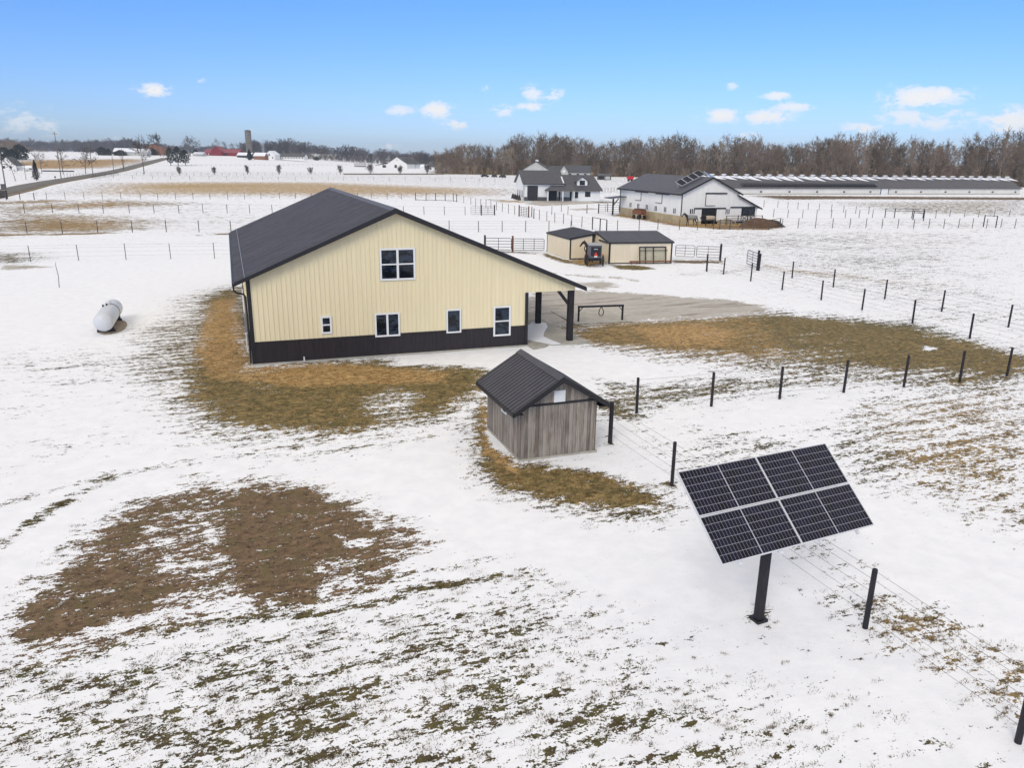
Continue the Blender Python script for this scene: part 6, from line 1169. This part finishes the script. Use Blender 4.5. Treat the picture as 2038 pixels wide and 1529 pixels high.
for i, (x, yb, yt, rw, lb) in enumerate([(340, 329.5, 300, 7.5, 'dark pine at the road end, left one of three'), (355, 329.8, 298.5, 8.5, 'dark pine at the road end, tall middle one of three'), (369.5, 329, 304, 8.5, 'dark spreading pine at the road end, right one of three')]):
    p_, h_ = ht(x, yb, yt); conifer('pine_tree', lb, p_, h_, rw / FPX * float(np.hypot(p_[0], p_[1])), 'pine', 10 + i, .16, 'round', 'pines at the road end')
for i, (x, yb, yt, rw, kd, lb) in enumerate([(10, 319, 300, 12, 'round', 'dark evergreen mass at the left edge behind the cottage'), (42, 317, 295, 12, 'round', 'big dark evergreen right of the cottage beyond the tan field'), (26, 318, 302, 9, 'round', 'lower evergreen between two bigger ones behind the cottage'), (203, 309, 296, 8, 'round', 'dark round evergreen left of the far house with the snowy roof'), (216, 309, 299, 7, 'round', 'dark evergreen touching the left end of the far snow roofed house'), (240, 309.5, 301, 9, 'round', 'low dark evergreens before the far snow roofed house'), (275, 309, 296, 8, 'round', 'dark evergreen left of the tan brick barn'), (306, 309, 298, 6, 'round', 'dark evergreen right of the tan brick barn'), (497, 318.5, 300.5, 6, 'cone', 'dark cone shaped evergreen at the foot of the silo'), (598, 317, 312, 5, 'round', 'low dark bush before the far dark roofed barn'), (630, 319, 313, 5, 'round', 'low dark bush before the far cream walled barn'), (390, 310, 300, 5, 'round', 'dark evergreen behind the low snowy shed')]):
    p_, h_ = ht(x, yb, yt); conifer('evergreen_tree', lb, p_, h_, rw / FPX * float(np.hypot(p_[0], p_[1])), 'pine', 30 + i, .03, kd)

# woods: far-off masses, one object each, built of many bare trees
m, t, p = newmat('winter_wood'); n = _n(t, 'ShaderNodeAttribute'); n.attribute_name = 'tint'; n2_ = _n(t, 'ShaderNodeAttribute'); n2_.attribute_name = 'twig'
ramp = _n(t, 'ShaderNodeValToRGB'); t.links.new(n.outputs['Fac'], ramp.inputs[0]); e_ = ramp.color_ramp.elements
e_[0].position = 0; e_[0].color = (0.13, 0.102, 0.074, 1); e_[1].position = 1; e_[1].color = (0.48, 0.38, 0.29, 1)
for q_, c_ in ((.25, (0.215, 0.162, 0.112, 1)), (.5, (0.31, 0.222, 0.17, 1)), (.75, (0.36, 0.27, 0.21, 1))): k = e_.new(q_); k.color = c_
t.links.new(ramp.outputs[0], p.inputs['Base Color']); p.inputs['Roughness'].default_value = .9; p.inputs['Specular IOR Level'].default_value = .1; MT['wood'] = m
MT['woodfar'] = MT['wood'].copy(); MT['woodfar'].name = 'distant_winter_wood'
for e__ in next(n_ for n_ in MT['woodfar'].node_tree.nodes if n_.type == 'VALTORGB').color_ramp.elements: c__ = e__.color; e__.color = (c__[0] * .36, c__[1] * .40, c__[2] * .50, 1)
for e__ in e_: c__ = e__.color; e__.color = (c__[0] * .88, c__[1] * .90, c__[2] * .86, 1)
def wood(name, label, spots, variants, seed, brush=None, nb=10 ** 9, mt='wood'):
    """spots: (x, y, height); one mesh with a copy of a tree variant on every spot"""
    rg = np.random.default_rng(seed); VV = []; FF = []; TT = []; k = 0
    for i_, (x, y, h) in enumerate(spots):
        vs_ = brush if i_ >= nb else variants; V, F_ = vs_[rg.integers(len(vs_))]; a = rg.uniform(0, 6.28); c, s = math.cos(a), math.sin(a); w_ = h * rg.uniform(.85, 1.2)
        q = np.stack([(V[:, 0] * c - V[:, 1] * s) * w_ + x, (V[:, 0] * s + V[:, 1] * c) * w_ + y, V[:, 2] * h + float(T(x, y))], 1)
        VV.append(q); FF.append(F_ + k); k += len(q); TT.append(np.full(len(q), np.clip(rg.normal(.45, .25), 0, 1)))
    return stuff(tag(npmesh(name, np.concatenate(VV), np.concatenate(FF), mt, attrs={'tint': np.concatenate(TT)}), label, 'woods'))
def variant(seed, **kw):
    S = grow_tree(np.random.default_rng(seed), 1.0, r0=.011, **kw); return seg_arrays(S, 3)
VN = [variant(200 + i, spread=.24 + .03 * (i % 3), trunk_f=.22 + .08 * (i % 3), n1=15, n2=7, n3=4, tw=.0027, up=.9) for i in range(6)]
VN += [variant(220 + i, spread=.30, trunk_f=.03, n1=16, n2=7, n3=4, tw=.0027, up=.8) for i in range(2)]
VF = [variant(240 + i, spread=.36, trunk_f=.10, n1=12, n2=5, n3=3, tw=.007, up=.8) for i in range(4)]
def belt(line, depth, step, rows, hs, rg, jit=.5):
    L = np.array(line, float); out = []
    seg = np.linalg.norm(np.diff(L[:, :2], axis=0), axis=1); tot = seg.sum(); cum = np.concatenate([[0], np.cumsum(seg)])
    for r in range(rows):
        for s in np.arange(0, tot, step):
            s2 = np.clip(s + rg.uniform(-jit, jit) * step, 0, tot - 1e-3); x = np.interp(s2, cum, L[:, 0]); y = np.interp(s2, cum, L[:, 1]); h = np.interp(s2, cum, L[:, 2])
            away = np.array([x, y]) / math.hypot(x, y); dd = depth * (r + rg.uniform(-.4, .4)) / max(rows - 1, 1)
            hh = h * (1.0 + .10 * math.sin(s * .11 + 1.3 * math.sin(s * .037))) * rg.uniform(.74, 1.13) * (.62 if rg.random() < .18 else 1)
            out.append((x + away[0] * dd, y + away[1] * dd, hh))
    return out
rg = np.random.default_rng(5)
VB = [variant(260 + i, spread=.45, trunk_f=.02, n1=14, n2=6, n3=4, tw=.008, up=1.2) for i in range(3)]
ln1 = [(-46, 471, 7), (20, 470, 9), (70, 466, 9), (130, 441, 9), (185, 401, 9), (240, 374, 10), (300, 368, 10), (360, 356, 10)]
sp1 = belt([(-46, 475, 15), (-30, 474, 18), (-10, 473, 23), (20, 474, 25.5), (70, 470, 26), (130, 445, 26), (185, 405, 26), (240, 378, 27.5), (300, 372, 29.5), (360, 360, 29.5)], 50, 4.8, 6, None, rg)
spb = belt(ln1, 30, 4.2, 3, None, rg)
wood('bare_wood', 'brown grey bare winter wood standing along the right side behind the barns', sp1 + spb, VN, 1, VB, len(sp1))
ln = []
for px, dd, hh in [(480, 1000, 17), (520, 980, 21), (600, 970, 22), (700, 960, 21), (800, 930, 17), (860, 880, 15), (905, 820, 17)]:
    d = pray(px, 312); d = d[:2] / np.linalg.norm(d[:2]); ln.append((d[0] * dd, d[1] * dd, hh))
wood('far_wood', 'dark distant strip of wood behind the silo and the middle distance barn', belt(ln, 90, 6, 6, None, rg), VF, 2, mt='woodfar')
ln = []
for px, dd, hh in [(-150, 1500, 24), (60, 1600, 22), (150, 1600, 22), (220, 1500, 24), (260, 1450, 24), (330, 1500, 17), (420, 1550, 16), (500, 1500, 15)]:
    d = pray(px, 305); d = d[:2] / np.linalg.norm(d[:2]); ln.append((d[0] * dd, d[1] * dd, hh))
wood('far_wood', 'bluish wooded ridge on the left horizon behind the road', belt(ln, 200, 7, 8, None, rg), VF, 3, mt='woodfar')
ln = []
for px, dd, hh in [(-60, 980, 15), (0, 960, 16), (30, 940, 11), (60, 900, 5), (95, 880, 4)]:
    d = pray(px, 305); d = d[:2] / np.linalg.norm(d[:2]); ln.append((d[0] * dd, d[1] * dd, hh))
wood('far_wood', 'brown wooded rise at the far left edge of the photo', belt(ln, 60, 6, 4, None, rg), VF, 4, mt='wood')

# ------------------------------------------------------------------ thin winter haze
hzb = MB().box(-2600, -300, -8, 2600, 2500, 48); HZ = hzb.build('haze', newmat('air_haze')[0]); stuff(HZ); tag(HZ, 'thin pale winter haze over the far fields', 'haze')
hm = HZ.data.materials[0].node_tree; hm.nodes.remove(hm.nodes['Principled BSDF']); pv_ = hm.nodes.new('ShaderNodeVolumePrincipled'); pv_.inputs['Color'].default_value = (0.80, 0.88, 1.0, 1); pv_.inputs['Density'].default_value = 0.0002; pv_.inputs['Anisotropy'].default_value = 0.2
hm.links.new(pv_.outputs[0], hm.nodes['Material Output'].inputs['Volume'])
